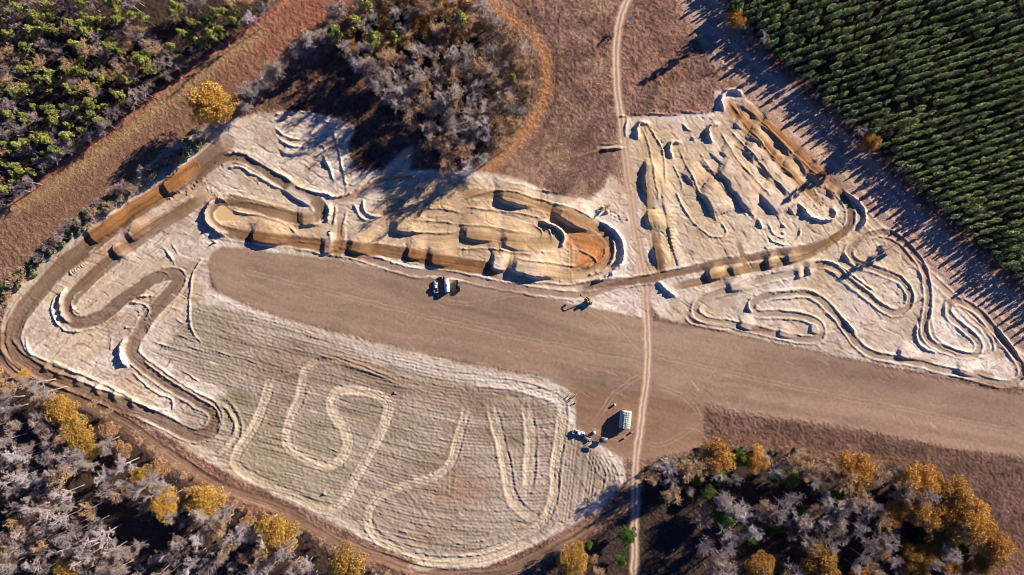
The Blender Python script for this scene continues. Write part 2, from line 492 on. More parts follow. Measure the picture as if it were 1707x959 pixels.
H += fm * (0.06 * row * rmod * (0.3 + brk) + 0.20 * row2 + 0.10 * n_pix)
brn = blur(in_poly(I_((400, 560), (560, 585), (700, 625), (840, 665), (800, 690), (640, 660), (480, 640), (400, 610)), 3), 8)
paint(brn * 0.5, C(138, 110, 88) * (1 + 0.9 * row2 + .5 * n_mid)[..., None])
up = blur(in_poly(I_((520, 550), (660, 588), (810, 622), (930, 648), (950, 690), (860, 655), (720, 625), (600, 592)), 2), 4)
paint(up * 0.55, SANDW * (1 + 0.4 * str1)[..., None])

# graded strip
st_m = blur(in_poly(I_((344, 440), (352, 420), (372, 412), (440, 420), (560, 434), (690, 461), (850, 481), (950, 506), (1080, 534), (1180, 550), (1300, 576), (1440, 606), (1600, 640), (1900, 700), (1900, 772), (1707, 757), (1600, 750), (1450, 715), (1300, 695), (1174, 672), (1171, 742), (1120, 758), (1068, 768), (1040, 765), (1000, 738), (962, 715), (958, 655), (900, 626), (800, 608), (700, 588), (600, 562), (500, 537), (420, 512), (362, 486)), 0.6), 1)
drag = rot_noise(-11.5, 60, 1.5, 91)
drag2 = rot_noise(-11.5, 90, 6, 94)
stc = STRIP * (1 + 0.34 * drag + 0.42 * drag2 + 0.35 * n_big + 0.16 * n_mid + 0.10 * n_pix)[..., None]
worn = sst(0.0, 0.22, fbm(X * 0.5 + Y * 0.1, Y, 14, 3, 96)) * 0.35
stc = stc * (1 - worn[..., None]) + C(186, 156, 130) * worn[..., None]
paint(st_m, stc, 3)
rightpart = st_m * sst(1150, 1500, PX)
paint(rightpart * 0.35, C(160, 122, 106))
south = st_m * blur(in_poly(I_((955, 640), (1075, 660), (1174, 672), (1171, 745), (1068, 770), (960, 720))), 4)
paint(south * 0.6, C(150, 110, 84) * (1 + 0.2 * drag)[..., None])
H = H * (1 - 0.85 * st_m) + st_m * (0.05 * drag + 0.05 * drag2)
for a, b in (((1180, 676), (1720, 762)), ((1250, 660), (1720, 735))):
    r = field([a, ((a[0] + b[0]) / 2, (a[1] + b[1]) / 2 - 3), b], 8)
    W, d, s, u, L = r
    m = np.exp(-(d / 2.4) ** 2) * 0.4
    COL[W] = COL[W] * (1 - m[..., None]) + C(196, 160, 136) * m[..., None]

# ---------------- perimeter road and paths
track(I_((-10, 560), (5, 600), (60, 645), (130, 668), (205, 705), (290, 765), (370, 812), (470, 852), (560, 902), (640, 932), (700, 952), (770, 960), (850, 950), (930, 910), (1000, 868), (1062, 835)), 20, C(150, 116, 94), 0.85, 0.06, 0.1, 5, 0.8, 0.6)
track(I_((1230, 165), (1320, 250), (1420, 340), (1540, 452), (1640, 545), (1720, 615)), 12, C(188, 148, 118), 0.6, 0.05, 0.15, 5)
track(I_((1165, 60), (1250, 140), (1330, 215), (1440, 315), (1560, 425), (1720, 570)), 9, C(206, 160, 126), 0.7, 0.05, 0.1, 5)
track(I_((830, 292), (900, 270), (960, 258), (1010, 246), (1040, 243)), 5, C(176, 134, 100), 0.6, 0.05, 0.1, 5)

# two-track road running from top to bottom
road = I_((1062, -40), (1046, 0), (1032, 40), (1027, 90), (1030, 150), (1036, 200), (1042, 260), (1050, 320), (1062, 400), (1074, 470), (1079, 540), (1081, 600), (1076, 650), (1068, 710), (1061, 770), (1058, 870), (1056, 1000))
r = field(road, 7)
W, d, s, u, L = r
m = (1 - sst(1.6, 2.8, d)) * 0.75
COL[W] = COL[W] * (1 - m[..., None]) + C(190, 150, 122) * m[..., None]
m2 = np.exp(-((d - 0.95) / 0.48) ** 2) * (0.75 + 0.25 * vnoise(u / 3, s * 0, 3))
COL[W] = COL[W] * (1 - m2[..., None]) + C(236, 206, 178) * m2[..., None]
H[W] = H[W] * (1 - 0.8 * (1 - sst(1.8, 3, d))) - 0.1 * m2
Z = ZONE[W]; Z[d < 2.0] = 5
# worn, sandy verge beside it
r = field(I_((1030, 240), (1044, 330), (1060, 420), (1080, 500)), 14)
W, d, s, u, L = r
m = (1 - sst(3, 7, d)) * 0.35
COL[W] = COL[W] * (1 - m[..., None]) + C(186, 150, 124) * m[..., None]
track(I_((998, 246), (1030, 243), (1042, 242)), 6, C(214, 184, 156), 0.85, 0.0, 0.5, 5)
ridge(I_((1000, 250), (1048, 247)), 0.5, 0.6, 2)
ridge(I_((1030, 194), (1048, 193)), 0.5, 0.6, 2)

# ---------------- the race track: its lanes
B2 = C(130, 102, 82)
# main straight and outer loop at the left
track(Z5((1000, -110), (880, -10), (780, 70), (690, 130), (560, 215), (450, 300), (370, 365), (270, 440), (190, 525), (110, 620), (65, 700), (55, 780), (100, 850), (200, 900), (330, 950)), 30, BROWN * 1.05, 0.85, 0.15, 0.3)
track(Z5((860, 0), (760, 75), (690, 125), (580, 195), (470, 285), (420, 320)), 26, ORANGE, 0.75, 0.0, 0.0, None)
track(ZB((20, 20), (60, 75), (120, 120), (200, 165), (300, 200), (400, 240), (500, 280), (580, 310), (660, 345), (720, 380), (785, 400), (840, 385), (865, 330), (840, 285), (780, 255), (720, 218), (640, 165), (570, 115), (530, 70), (535, 20), (560, -20)), 22, B2, 0.85, 0.15, 0.35)
track(ZB((560, -20), (590, -70), (640, -130), (690, -180), (720, -230), (690, -245), (620, -230), (540, -180), (460, -120), (400, -75), (330, -50), (285, -60), (262, -100), (285, -150), (330, -200), (430, -290), (560, -390), (700, -480), (800, -545)), 22, B2, 0.85, 0.15, 0.3)
# outer rut lines
track(Z5((40, 640), (20, 720), (20, 800), (60, 870), (140, 930)), 8, TAN, 0.5, 0.05, 0.25)
# upper loop with the hairpins
loop = Z6((0, 390), (100, 310), (180, 265), (250, 262), (330, 295), (450, 375), (560, 445), (640, 488), (682, 525), (675, 570), (620, 595), (540, 585), (400, 545), (300, 515), (200, 495), (130, 505), (85, 550), (92, 605), (150, 655), (250, 680), (400, 698), (560, 715), (700, 735))
track(loop, 19, BROWN, 0.85, 0.15, 0.2)
track(Z6((640, 725), (850, 750), (1000, 762), (1150, 785), (1279, 808), (1400, 835), (1480, 850), (1560, 860), (1650, 885)), 22, C(150, 108, 72), 0.85, 0.1, 0.2)
track(Z7((0, 600), (100, 615), (300, 642), (420, 665)), 20, C(150, 104, 66), 0.6, 0.0, 0.0)
track(Z7((-600, 540), (-300, 590), (0, 680), (200, 695), (400, 735), (600, 772), (800, 802), (960, 802), (1100, 762), (1279, 718), (1500, 672)), 12, C(150, 116, 92), 0.75, 0.1, 0.3)
track(Z7((200, 560), (520, 480), (700, 470), (800, 500)), 22, SANDY * 0.9, 0.4, 0, 0)
# inner loop of the middle section
track(Z7((300, 270), (450, 275), (600, 300), (740, 340), (900, 390), (1010, 440), (1080, 520), (1095, 590), (1060, 650), (980, 690), (850, 700), (600, 660)), 17, SANDY * 0.88, 0.55, 0.1, 0.15)
track(Z6((790, 600), (790, 680), (775, 760), (770, 810)), 13, C(150, 108, 74), 0.75, 0.05, 0.2)
track(B_((110, 310), (260, 265), (400, 190), (560, 115), (700, 90), (900, 90)), 12, ORANGE * 1.1, 0.7, 0.05, 0.0)
track(C_((1060, 480), (1070, 640), (1060, 880)), 2.5, C(150, 105, 72), 0.6, 0.08, 0.1)
track(C_((380, 150), (280, 200), (140, 350)), 2.5, C(170, 112, 70), 0.6, 0.08, 0.1)
track(C_((1290, 560), (1200, 680), (1080, 760)), 5, RUST, 0.7, 0.05, 0.1)
# right: lane along the whoops and the long curve
track(E_((180, 100), (230, 180), (330, 300), (450, 430), (560, 560), (700, 720), (830, 830), (920, 930)), 12, ORANGE * 0.98, 0.75, 0.05, 0.1)
track(E_((420, 250), (560, 360), (700, 480), (800, 600), (900, 680), (960, 720)), 11, ORANGE * 0.98, 0.65, 0.05, 0.1)
track(G_((940, 60), (1030, 160), (1070, 260), (1060, 360), (980, 450), (850, 520), (680, 570), (480, 600), (250, 640), (0, 680), (-250, 740), (-500, 800), (-700, 830), (-950, 850), (-1150, 890)), 14, BROWN * 1.1, 0.9, 0.12, 0.3)
track(G_((1000, 420), (860, 540), (640, 640), (400, 700), (100, 760), (-150, 830), (-350, 870)), 15, C(160, 122, 84), 0.75, 0.1, 0.15)
track(G_((150, 520), (175, 600), (215, 740)), 10, C(150, 112, 78), 0.85, 0.02, 0.1)
track(F_((250, 20), (290, 250), (330, 480), (370, 700), (390, 850)), 15, SANDY * 0.8, 0.55, 0.05, 0.1)
track(F_((320, 500), (360, 700), (385, 850)), 14, BROWN * 1.15, 0.7, 0.05, 0.1)
# infield lanes of the right triangle
TT = C(160, 132, 110)
track(ZR((390, 430), (390, 395), (430, 368), (530, 352), (640, 345), (720, 378), (790, 450), (850, 525), (900, 595), (960, 640), (1060, 660), (1200, 690), (1400, 735), (1600, 785), (1680, 765), (1692, 700), (1655, 640), (1560, 525), (1480, 435), (1400, 388), (1350, 392), (1335, 435), (1375, 485), (1450, 545), (1485, 600), (1465, 645), (1400, 645), (1300, 612), (1235, 565), (1222, 500), (1240, 400), (1235, 300), (1205, 200), (1150, 130), (1080, 68), (1010, 50), (930, 78), (865, 125), (860, 170), (910, 208), (1000, 235), (1100, 280), (1150, 340), (1150, 400), (1100, 438), (1040, 428), (950, 360), (850, 285), (770, 218), (700, 205), (640, 218)), 11, TT, 0.7, 0.18, 0.42)
track(ZR((390, 430), (430, 448), (520, 448), (620, 455), (700, 485), (725, 530), (700, 568), (620, 570), (480, 540), (300, 500), (160, 475), (110, 425), (150, 375), (260, 335), (420, 290), (640, 235)), 11, TT, 0.6, 0.15, 0.4)
track(ZR((60, 440), (120, 490), (300, 520)), 6, TT, 0.5, 0.1, 0.3)
track(ZR((1240, 400), (1270, 560), (1400, 640), (1520, 640), (1550, 600), (1500, 520), (1400, 430)), 5, TT, 0.4, 0.08, 0.25)
# letters-like lanes bladed through the field
FT = C(210, 186, 158)
track(ZF((220, 185), (190, 280), (140, 385), (95, 455), (80, 505), (110, 545), (200, 590), (320, 642), (400, 682), (460, 695), (510, 665), (560, 580), (620, 470), (680, 345), (692, 275), (645, 235), (560, 215), (490, 222), (465, 265), (475, 315), (512, 365), (530, 425), (508, 490), (450, 520), (380, 500), (305, 455), (285, 410), (300, 330), (340, 240), (362, 150), (400, 105)), 17, FT, 0.92, 0.10, 0.11, 2)
track(ZF((1005, 300), (975, 400), (945, 505), (890, 555), (780, 592), (680, 632), (625, 690), (615, 750), (650, 805), (750, 865), (900, 905), (1100, 890), (1230, 840)), 16, FT, 0.9, 0.10, 0.11, 2)
track(ZF((950, 540), (945, 625)), 8, C(150, 132, 94), 0.6, 0.05, 0.1, None)
track(ZF((0, 480), (60, 440), (90, 370), (60, 290), (20, 260)), 10, FT * .95, 0.7, 0.1, 0.25, 2)
track(ZF((180, 400), (270, 395)), 5, FT, 0.7, 0.05, 0.1, None)
track(Z4((170, 170), (205, 300), (238, 450), (258, 570), (300, 640), (370, 690)), 19, FT, 0.9, 0.10, 0.15, 2)
track(Z4((335, 165), (355, 300), (350, 430), (335, 560)), 20, FT * .97, 0.85, 0.10, 0.15, 2)
track(Z4((505, 200), (492, 300), (470, 450), (462, 580), (430, 680), (350, 760), (200, 830), (0, 890), (-200, 920)), 17, FT, 0.9, 0.10, 0.15, 2)
track(Z4((90, 40), (300, 70), (480, 130), (500, 200)), 16, SANDW, 0.5, 0.0, 0.2, None)
track(ZF((160, 180), (300, 140), (420, 100), (560, 110), (780, 190)), 12, TAN, 0.5, 0, .15, None)
track(ZF((400, 60), (600, 130), (760, 200)), 3, C(140, 116, 90), 0.5, 0.1, 0.25, None)
# bladed arcs at the foot of the field
for k in range(6):
    ridge([(600 - 6 * k + 10, 905 - 9 * k), (700, 942 - 10 * k), (800, 946 - 11 * k), (900, 905 - 10 * k), (985, 850 - 8 * k)], 0.22, 0.45, 6)
for k in range(7):
    ridge(Z4((590 + 22 * k, 360 + 6 * k), (640 + 22 * k, 450 + 10 * k), (630 + 20 * k, 560), (600 + 18 * k, 640 - 8 * k)), 0.2, 0.4, 5)

# ---------------- berms and lips (ridges)
def ridges(f, lst):
    for pts, h, wd in lst:
        ridge(f(*pts), h, wd, c=SANDW if h > 0.55 else None, jump=h >= 0.9)
ridges(A_, [
    (((180, 110), (250, 92), (320, 86), (420, 112), (520, 175), (620, 235), (720, 290), (820, 355), (900, 410), (1040, 460), (1150, 480), (1260, 495)), 0.95, 1.0),
    (((200, 240), (340, 222), (450, 275), (560, 340), (680, 410), (760, 448)), 0.65, 0.8),
    (((980, 590), (1055, 640), (1065, 675), (980, 700)), 0.6, 0.7),
    (((250, 520), (130, 542), (55, 600), (25, 680), (50, 765), (130, 840), (250, 885)), 2.0, 1.7),
    (((1190, 555), (1215, 640), (1205, 715), (1165, 780)), 1.3, 1.4),
    (((280, 560), (420, 560), (600, 600), (760, 640)), 0.35, 0.7),
    (((260, 640), (420, 680), (600, 710), (760, 760), (860, 830), (920, 900)), 0.55, 0.8),
    (((760, -10), (850, 30), (960, 35), (1060, 10)), 0.7, 0.8),
    (((1150, 90), (1200, 190), (1240, 280)), 0.7, 0.8),
    (((300, 440), (410, 465)), 0.25, 0.5), (((520, 390), (545, 375)), 0.3, 0.5)])
bank(A_((730, 55), (770, 95), (850, 110), (960, 95), (1040, 78)), 1.0, 5, jump=False, c=SANDW)
bank(A_((760, 452), (830, 482), (900, 530), (980, 582), (1050, 625)), 1.2, 4, jump=False, c=SANDW)
bank(A_((915, 788), (1120, 783)), 1.5, 8, c=SANDY)
ridges(Z6, [
    (((440, 95), (500, 150), (560, 170), (640, 160), (690, 165)), 0.6, 0.8),
    (((455, 150), (500, 192), (570, 208), (690, 200), (720, 240)), 0.6, 0.8),
    (((430, 40), (560, 22), (660, 40), (720, 80), (745, 110)), 0.5, 0.8),
    (((742, 90), (775, 200), (805, 330), (828, 440)), 0.5, 0.7),
    (((690, 240), (720, 290), (745, 350), (765, 420)), 0.5, 0.8)])
ridges(B_, [
    (((0, 250), (100, 280), (230, 250), (380, 175), (520, 100), (700, 70), (850, 45), (1000, 30), (1150, 40)), 0.9, 0.9),
    (((390, 280), (378, 370), (412, 438), (490, 466), (580, 462)), 0.9, 0.9),
    (((240, 335), (300, 372), (335, 455), (385, 498), (460, 508)), 0.6, 0.7),
    (((470, 325), (560, 318), (650, 312)), 0.5, 0.6),
    (((20, 590), (60, 640), (80, 720), (40, 800)), 1.0, 1.3),
    (((120, 340), (110, 480), (80, 600)), 0.5, 0.8),
    (((230, 390), (190, 560), (170, 690)), 0.4, 0.7),
    (((900, 380), (1100, 370), (1279, 400)), 0.3, 0.6)])
bank(B_((715, 436), (790, 440), (870, 455)), 0.7, 6)
table(B_((715, 0), (0, 0))[0][:1] + (B_((0, 565))[0][1],), B_((880, 590))[0], 17, 2.3, 1.6, 3.0, c=SANDY)
table(B_((280, 760))[0], B_((380, 790))[0], 19, 1.8, 2.0, 2.0, c=C(160, 112, 70))
table(B_((820, 830))[0], B_((900, 845))[0], 19, 1.8, 1.2, 2.5, c=C(168, 118, 74))
table(B_((1060, 880))[0], B_((1150, 895))[0], 19, 2.0, 1.8, 4, c=C(168, 118, 74))
table(Z6((330, 688))[0], Z6((465, 702))[0], 18, 2.6, 1.3, 2.5, c=C(160, 118, 76))
table(Z6((715, 738))[0], Z6((745, 742))[0], 20, 1.6, 1.8, 1.5, c=SANDW)
table(B_((1130, 190))[0], B_((1180, 195))[0], 16, 1.4, 1.2, 2.0, c=SAND)
ridges(C_, [
    (((1290, 345), (1400, 395), (1485, 500), (1515, 600), (1495, 690), (1430, 770), (1340, 830), (1240, 860)), 1.7, 1.3),
    (((1390, 470), (1435, 560), (1432, 640), (1392, 718), (1300, 780), (1180, 808)), 0.8, 0.9),
    (((790, 340), (900, 378), (985, 420), (1015, 480), (1005, 540), (970, 590)), 1.4, 1.2),
    (((960, 595), (870, 602), (760, 592)), 0.8, 0.7),
    (((380, 412), (560, 440), (760, 475)), 0.45, 0.6),
    (((1350, 540), (1350, 640), (1250, 710), (1120, 750)), 0.5, 0.7),
    (((500, 15), (650, 45), (800, 85), (960, 110), (1130, 145), (1230, 130)), 0.5, 0.8),
    (((830, 190), (1000, 230), (1130, 290)), 0.3, 0.6),
    (((740, 400), (765, 430), (740, 465)), 0.3, 0.5), (((830, 380), (860, 425), (840, 465)), 0.3, 0.5)])
table(C_((500, 135))[0], C_((700, 195))[0], 15, 2.7, 2.0, 2.6, c=SANDY)
table(C_((990, 290))[0], C_((1180, 385))[0], 15, 2.8, 2.4, 3.0, c=C(196, 150, 104))
table(C_((190, 450))[0], C_((400, 480))[0], 22, 1.9, 1.8, 2.0, c=C(196, 160, 116))
table(C_((525, 520))[0], C_((640, 540))[0], 20, 1.8, 1.4, 8.0, c=SANDY)
table(C_((415, 700))[0], C_((500, 715))[0], 20, 2.5, 1.3, 2.2, c=SANDW)
table(C_((610, 730))[0], C_((850, 780))[0], 20, 3.1, 2.6, 4.5, c=SANDW * .97)
ridges(D_, [
    (((290, 285), (240, 262), (185, 262), (155, 295), (150, 360), (168, 440)), 1.5, 1.2),
    (((970, 285), (920, 268), (875, 290), (842, 340), (860, 410), (900, 470)), 1.6, 1.3),
    (((600, 470), (540, 445), (490, 455), (467, 495), (478, 560), (505, 630)), 1.4, 1.2),
    (((60, 176), (220, 178), (400, 174), (590, 172)), 0.55, 0.7),
    (((560, 150), (640, 150), (760, 160), (840, 150)), 0.5, 0.8),
    (((580, 245), (640, 310), (700, 355)), 0.5, 0.7),
    (((60, 190), (50, 320), (60, 440)), 0.4, 0.7),
    (((280, 300), (340, 400), (385, 500)), 0.3, 0.5),
    (((500, 640), (540, 740), (590, 850), (600, 959)), 0.3, 0.5),
    (((200, 660), (300, 655)), 0.3, 0.5)])
for pts, h, wp in ((((590, 752), (640, 790), (700, 872)), 1.2, 9), (((850, 538), (920, 610), (1000, 690)), 0.6, 5), (((770, 640), (880, 770)), 0.45, 4),
                   (((840, 868), (895, 922)), 0.6, 5), (((915, 750), (1035, 825), (1065, 900), (1120, 950), (1165, 1040), (1250, 1130)), 2.3, 12),
                   (((950, 540), (1030, 598)), 1.2, 11), (((1045, 635), (1120, 740)), 1.2, 11), (((1130, 735), (1235, 855)), 1.3, 11),
                   (((1175, 522), (1250, 578), (1278, 645)), 1.6, 11), (((1090, 262), (1168, 322)), 1.2, 9), (((680, 395), (700, 440)), 0.8, 4)):
    bank(D_(*pts), h, wp, c=SAND)
for pts, h, wp, cc in ((((405, 638), (470, 688), (502, 738)), 1.4, 10, SAND), (((515, 755), (600, 818), (652, 892)), 1.6, 11, SAND),
                       (((400, 852), (470, 905), (520, 959), (560, 1030)), 1.8, 11, SAND), (((330, 392), (400, 428), (438, 498)), 1.4, 10, SAND),
                       (((505, 566), (562, 604)), 1.0, 8, SANDY), (((602, 670), (660, 698), (692, 747)), 1.3, 10, SANDY),
                       (((255, 120), (330, 178), (410, 262)), 0.9, 6, SANDY), (((425, 296), (520, 368), (600, 448), (662, 538)), 1.4, 9, ORANGE),
                       (((688, 552), (742, 600), (802, 702)), 1.3, 9, ORANGE), (((808, 688), (870, 718), (912, 784)), 1.6, 9, ORANGE),
                       (((818, 556), (870, 588), (902, 642)), 0.9, 6, SANDY), (((448, 195), (505, 270)), 0.7, 5, SAND), (((968, 812), (1038, 888)), 1.1, 8, SANDY)):
    bank(E_(*pts), h, wp, c=cc)
ridges(E_, [(((140, 190), (105, 120), (108, 60), (150, 12), (210, 0), (270, 30), (305, 66)), 1.5, 1.2),
            (((190, 110), (270, 220)), 0.35, 0.5)])
ridges(F_, [
    (((520, 20), (570, 140), (640, 280), (740, 390), (850, 478), (960, 493), (1020, 460), (1010, 410), (940, 340)), 0.4, 0.6),
    (((420, 215), (500, 205), (590, 195)), 0.3, 0.5)])
bank(F_((385, -60), (405, 100), (420, 220), (455, 400), (500, 620), (560, 790)), 0.7, 4, jump=False)
for k in range(11):
    ridge(F_((455, 300 + 36 * k), (540, 290 + 36 * k)), 0.25, 0.35, 1)
bank(F_((755, 62), (830, 128), (890, 250), (908, 298)), 2.0, 9, c=SAND)
table((1081, 276), (1083, 340), 15, 2.0, 2.5, 2.5, c=SANDY * 1.05)
table((1087, 358), (1088, 378), 16, 1.7, 2.5, 1.2, c=SANDY)
table((1095, 414), (1099, 440), 14, 1.5, 2.5, 2.5, c=C(160, 120, 84))
ridges(G_, [
    (((1005, 85), (1080, 135), (1145, 200), (1185, 280), (1175, 370), (1110, 435)), 1.6, 1.2),
    (((600, 190), (655, 212), (695, 265), (755, 305), (830, 328), (905, 320), (940, 270), (905, 210)), 1.5, 1.2),
    (((310, 312), (335, 370), (362, 412)), 1.0, 0.9),
    (((380, 450), (430, 500), (500, 530), (590, 525), (650, 460), (662, 370)), 0.5, 0.6),
    (((390, 340), (420, 420), (480, 470), (550, 470), (590, 420)), 0.4, 0.6),
    (((490, 350), (550, 405)), 0.5, 0.5), (((480, 420), (540, 450)), 0.5, 0.5),
    (((1020, 575), (1040, 640), (1105, 692)), 1.0, 0.9),
    (((730, 688), (850, 663), (950, 688), (1050, 758), (1180, 848), (1279, 918)), 0.6, 0.6),
    (((860, 738), (950, 768), (1050, 858), (1150, 930)), 0.4, 0.6),
    (((380, 950), (520, 918), (680, 912), (780, 928), (840, 965)), 0.45, 0.6),
    (((0, 836), (110, 788), (230, 800), (470, 750), (640, 690)), 0.5, 0.7),
    (((1100, 560), (1160, 500), (1260, 460)), 0.3, 0.6),
    (((380, 620), (440, 612)), 0.5, 0.7)])
bank(G_((548, 222), (610, 288)), 0.9, 5)
for p0, p1, wp, h, r0, r1, cc in (((385, 690), (430, 680), 16, 1.7, 1.0, 2.0, SANDY), ((560, 645), (620, 630), 16, 1.3, 2.2, 2.5, SANDY),
                                  ((110, 745), (170, 730), 16, 1.2, 2.4, 2.5, SANDY), ((-90, 790), (-10, 770), 17, 1.8, 1.0, 2.5, C(190, 150, 100)),
                                  ((640, 772), (660, 768), 13, 1.0, 1.6, 1.2, SANDW), ((720, 742), (740, 738), 13, 1.3, 1.0, 1.6, SANDW),
                                  ((90, 880), (210, 850), 15, 1.3, 2.2, 3.0, SANDW)):
    table(G_(p0)[0], G_(p1)[0], wp, h, r0, r1, c=cc)
ridge(I_((1092, 468), (1104, 478), (1118, 490), (1132, 496)), 1.4, 1.3, c=SANDW, jump=True)
ridges(H_, [
    (((160, 480), (115, 555), (108, 640), (128, 722), (195, 792)), 1.7, 1.3),
    (((150, 480), (60, 570), (32, 660), (58, 745), (105, 810), (170, 850), (300, 848)), 0.7, 0.7),
    (((290, 500), (212, 570), (198, 640), (240, 690), (290, 692)), 0.6, 0.7),
    (((630, 602), (740, 562), (830, 552), (905, 572)), 0.5, 0.6),
    (((640, 615), (740, 612), (812, 638), (835, 690), (795, 760)), 0.6, 0.7),
    (((350, 800), (480, 765), (650, 700)), 0.4, 0.6),
    (((860, 358), (950, 362), (995, 400), (995, 440)), 0.4, 0.6),
    (((1279, 225), (1200, 365), (1178, 480), (1163, 640), (1170, 780), (1212, 890), (1279, 955)), 0.6, 0.55),
    (((1350, 990), (1460, 1035), (1600, 1070), (1750, 1125)), 0.4, 0.55),
    (((940, 150), (1020, 260), (1060, 340)), 0.5, 0.6), (((1000, 110), (1080, 240)), 0.4, 0.6),
    (((600, 780), (620, 815), (750, 820)), 0.4, 0.6), (((1020, 730), (1140, 800)), 0.3, 0.5), (((1060, 870), (1240, 950)), 0.35, 0.5),
    (((310, 240), (420, 130), (520, 60), (640, -20)), 0.6, 0.9), (((180, 400), (300, 290)), 0.5, 0.8)])
for k in range(8):
    ridge(H_((175 + 18 * k, 345 - 10 * k), (205 + 18 * k, 385 - 12 * k)), 0.4, 0.4, 0.8)
table(H_((560, 205))[0], H_((600, 172))[0], 19, 1.7, 1.1, 2.2, c=SANDY)
table(H_((690, 70))[0], H_((780, 5))[0], 18, 1.3, 2.2, 4, c=ORANGE * 1.05)
table(H_((370, 75))[0], H_((560, -60))[0], 25, 1.7, 2.8, 5, c=ORANGE)
table(Z5((745, 95))[0], Z5((840, 30))[0], 24, 1.6, 2.4, 4, c=C(188, 134, 80))
for a, b in ([(240, 180), (250, 130)], [(310, 210), (323, 150)], [(390, 245), (397, 180)], [(460, 270), (467, 205)], [(537, 300), (542, 240)], [(180, 150), (195, 105)]):
    ridge(ZB(a, b), 0.85, 2.2, 2.5, jump=True)
ridges(ZB, [(((200, 95), (300, 140), (400, 185), (500, 235), (590, 285), (680, 300)), 0.5, 0.8),
            (((510, 0), (488, 50), (500, 105), (520, 130)), 1.8, 1.3),
            (((520, 140), (580, 190), (640, 235), (690, 255), (690, 310)), 0.5, 0.7),
            (((570, 95), (640, 150), (720, 200), (800, 250), (860, 285), (885, 335), (865, 385)), 0.6, 0.7),
            (((105, 0), (108, 40), (140, 90)), 0.5, 0.7),
            (((900, 290), (945, 350), (905, 430), (840, 480), (770, 490)), 0.35, 0.8),
            (((450, 0), (440, 70)), 0.4, 0.5), (((600, 20), (780, 75)), 0.4, 0.5), (((720, 130), (810, 190)), 0.35, 0.5)])
ridges(ZR, [
    (((300, 490), (380, 515), (520, 545)), 0.0, 0.5),
    (((375, 385), (372, 420), (395, 450)), 0.9, 0.8),
    (((1330, 385), (1322, 430), (1350, 475)), 0.7, 0.8),
    (((1188, 480), (1182, 550), (1205, 600), (1290, 640)), 0.8, 0.8),
    (((825, 455), (870, 510), (905, 545)), 0.8, 0.7),
    (((1560, 500), (1650, 610), (1705, 690)), 0.6, 0.8)])
for p0, p1, h in (((330, 495), (365, 505), 1.2), ((520, 535), (560, 545), 0.9), ((670, 520), (690, 522), 0.9), ((1100, 635), (1150, 650), 1.2), ((1385, 710), (1430, 725), 1.2)):
    table(ZR(p0)[0], ZR(p1)[0], 13, h, 1.0, 4.5, c=SAND)
for p0, p1 in (((395, 515), (475, 525)), ((1465, 722), (1550, 745)), ((1170, 665), (1250, 680)), ((680, 215), (730, 210))):
    track(ZR(p0, p1), 10, C(160, 122, 98), 0.8, 0.0, 0.0, 2)
# worn lines running over the jumps: colour and fine grooves only
def worn_lane(pts, wpx, c, al):
    track(pts, wpx, c, al, 0, 0, 2, 0.8, 0.6, False)
OC = C(160, 112, 70)
worn_lane(E_((190, 110), (240, 190), (330, 300), (450, 430), (560, 560), (700, 720), (830, 830), (920, 930)), 11, OC, 0.62)
worn_lane(E_((330, 130), (420, 230), (560, 360), (700, 490), (810, 620), (900, 690), (960, 730)), 10, OC, 0.55)
worn_lane(E_((40, 330), (110, 420), (190, 560), (290, 720), (420, 880)), 9, TAN, 0.4)
worn_lane(E_((180, 360), (290, 470), (420, 620), (560, 790), (640, 900)), 9, TAN, 0.4)
worn_lane(E_((280, 330), (400, 420), (540, 590), (690, 760), (800, 880)), 9, C(186, 148, 106), 0.45)
worn_lane(D_((560, 500), (640, 640), (760, 800), (900, 959)), 12, C(196, 160, 120), 0.4)
worn_lane(D_((240, 330), (250, 500), (250, 700), (260, 900)), 14, C(206, 172, 126), 0.5)
worn_lane(F_((260, 20), (290, 250), (320, 400)), 14, C(206, 170, 118), 0.5)
worn_lane(F_((330, 480), (365, 700), (388, 850)), 13, C(140, 104, 74), 0.65)
worn_lane(F_((430, 230), (470, 480), (500, 800)), 9, C(212, 178, 122), 0.6)
worn_lane(G_((1000, 420), (860, 540), (640, 640), (400, 700), (100, 760), (-150, 830), (-350, 870)), 13, C(150, 110, 70), 0.45)
worn_lane(Z6((250, 680), (400, 700), (560, 720), (850, 752), (1000, 765), (1150, 788), (1279, 812), (1400, 838), (1480, 852)), 17, C(140, 98, 62), 0.6)
worn_lane(Z7((0, 605), (100, 618), (300, 645), (420, 668)), 17, C(138, 96, 60), 0.5)
worn_lane(Z7((60, 500), (200, 505), (280, 500)), 20, C(196, 158, 112), 0.4)
for k_, pts in enumerate((((280, 300), (450, 250), (600, 268), (760, 310), (900, 355), (1000, 410)), ((300, 330), (440, 350), (640, 375), (720, 400)), ((260, 430), (430, 440), (560, 465), (680, 480)),
            ((250, 560), (440, 560), (560, 575), (680, 590)), ((560, 610), (700, 625), (860, 650), (960, 640)), ((620, 730), (760, 745), (900, 745), (1010, 715)),
            ((0, 400), (120, 410), (260, 425)), ((0, 470), (140, 475), (260, 470)), ((60, 340), (180, 345), (300, 370)), ((900, 560), (980, 600), (1000, 640), (930, 680)), ((700, 440), (760, 470), (770, 520)), ((660, 420), (720, 470), (700, 510)))):
    ridge(Z7(*pts), 0.38, 0.5, 4)
    worn_lane([(x_ - 2, y_ + 3) for x_, y_ in Z7(*pts)], 3.2, C(128, 92, 62), 0.6)
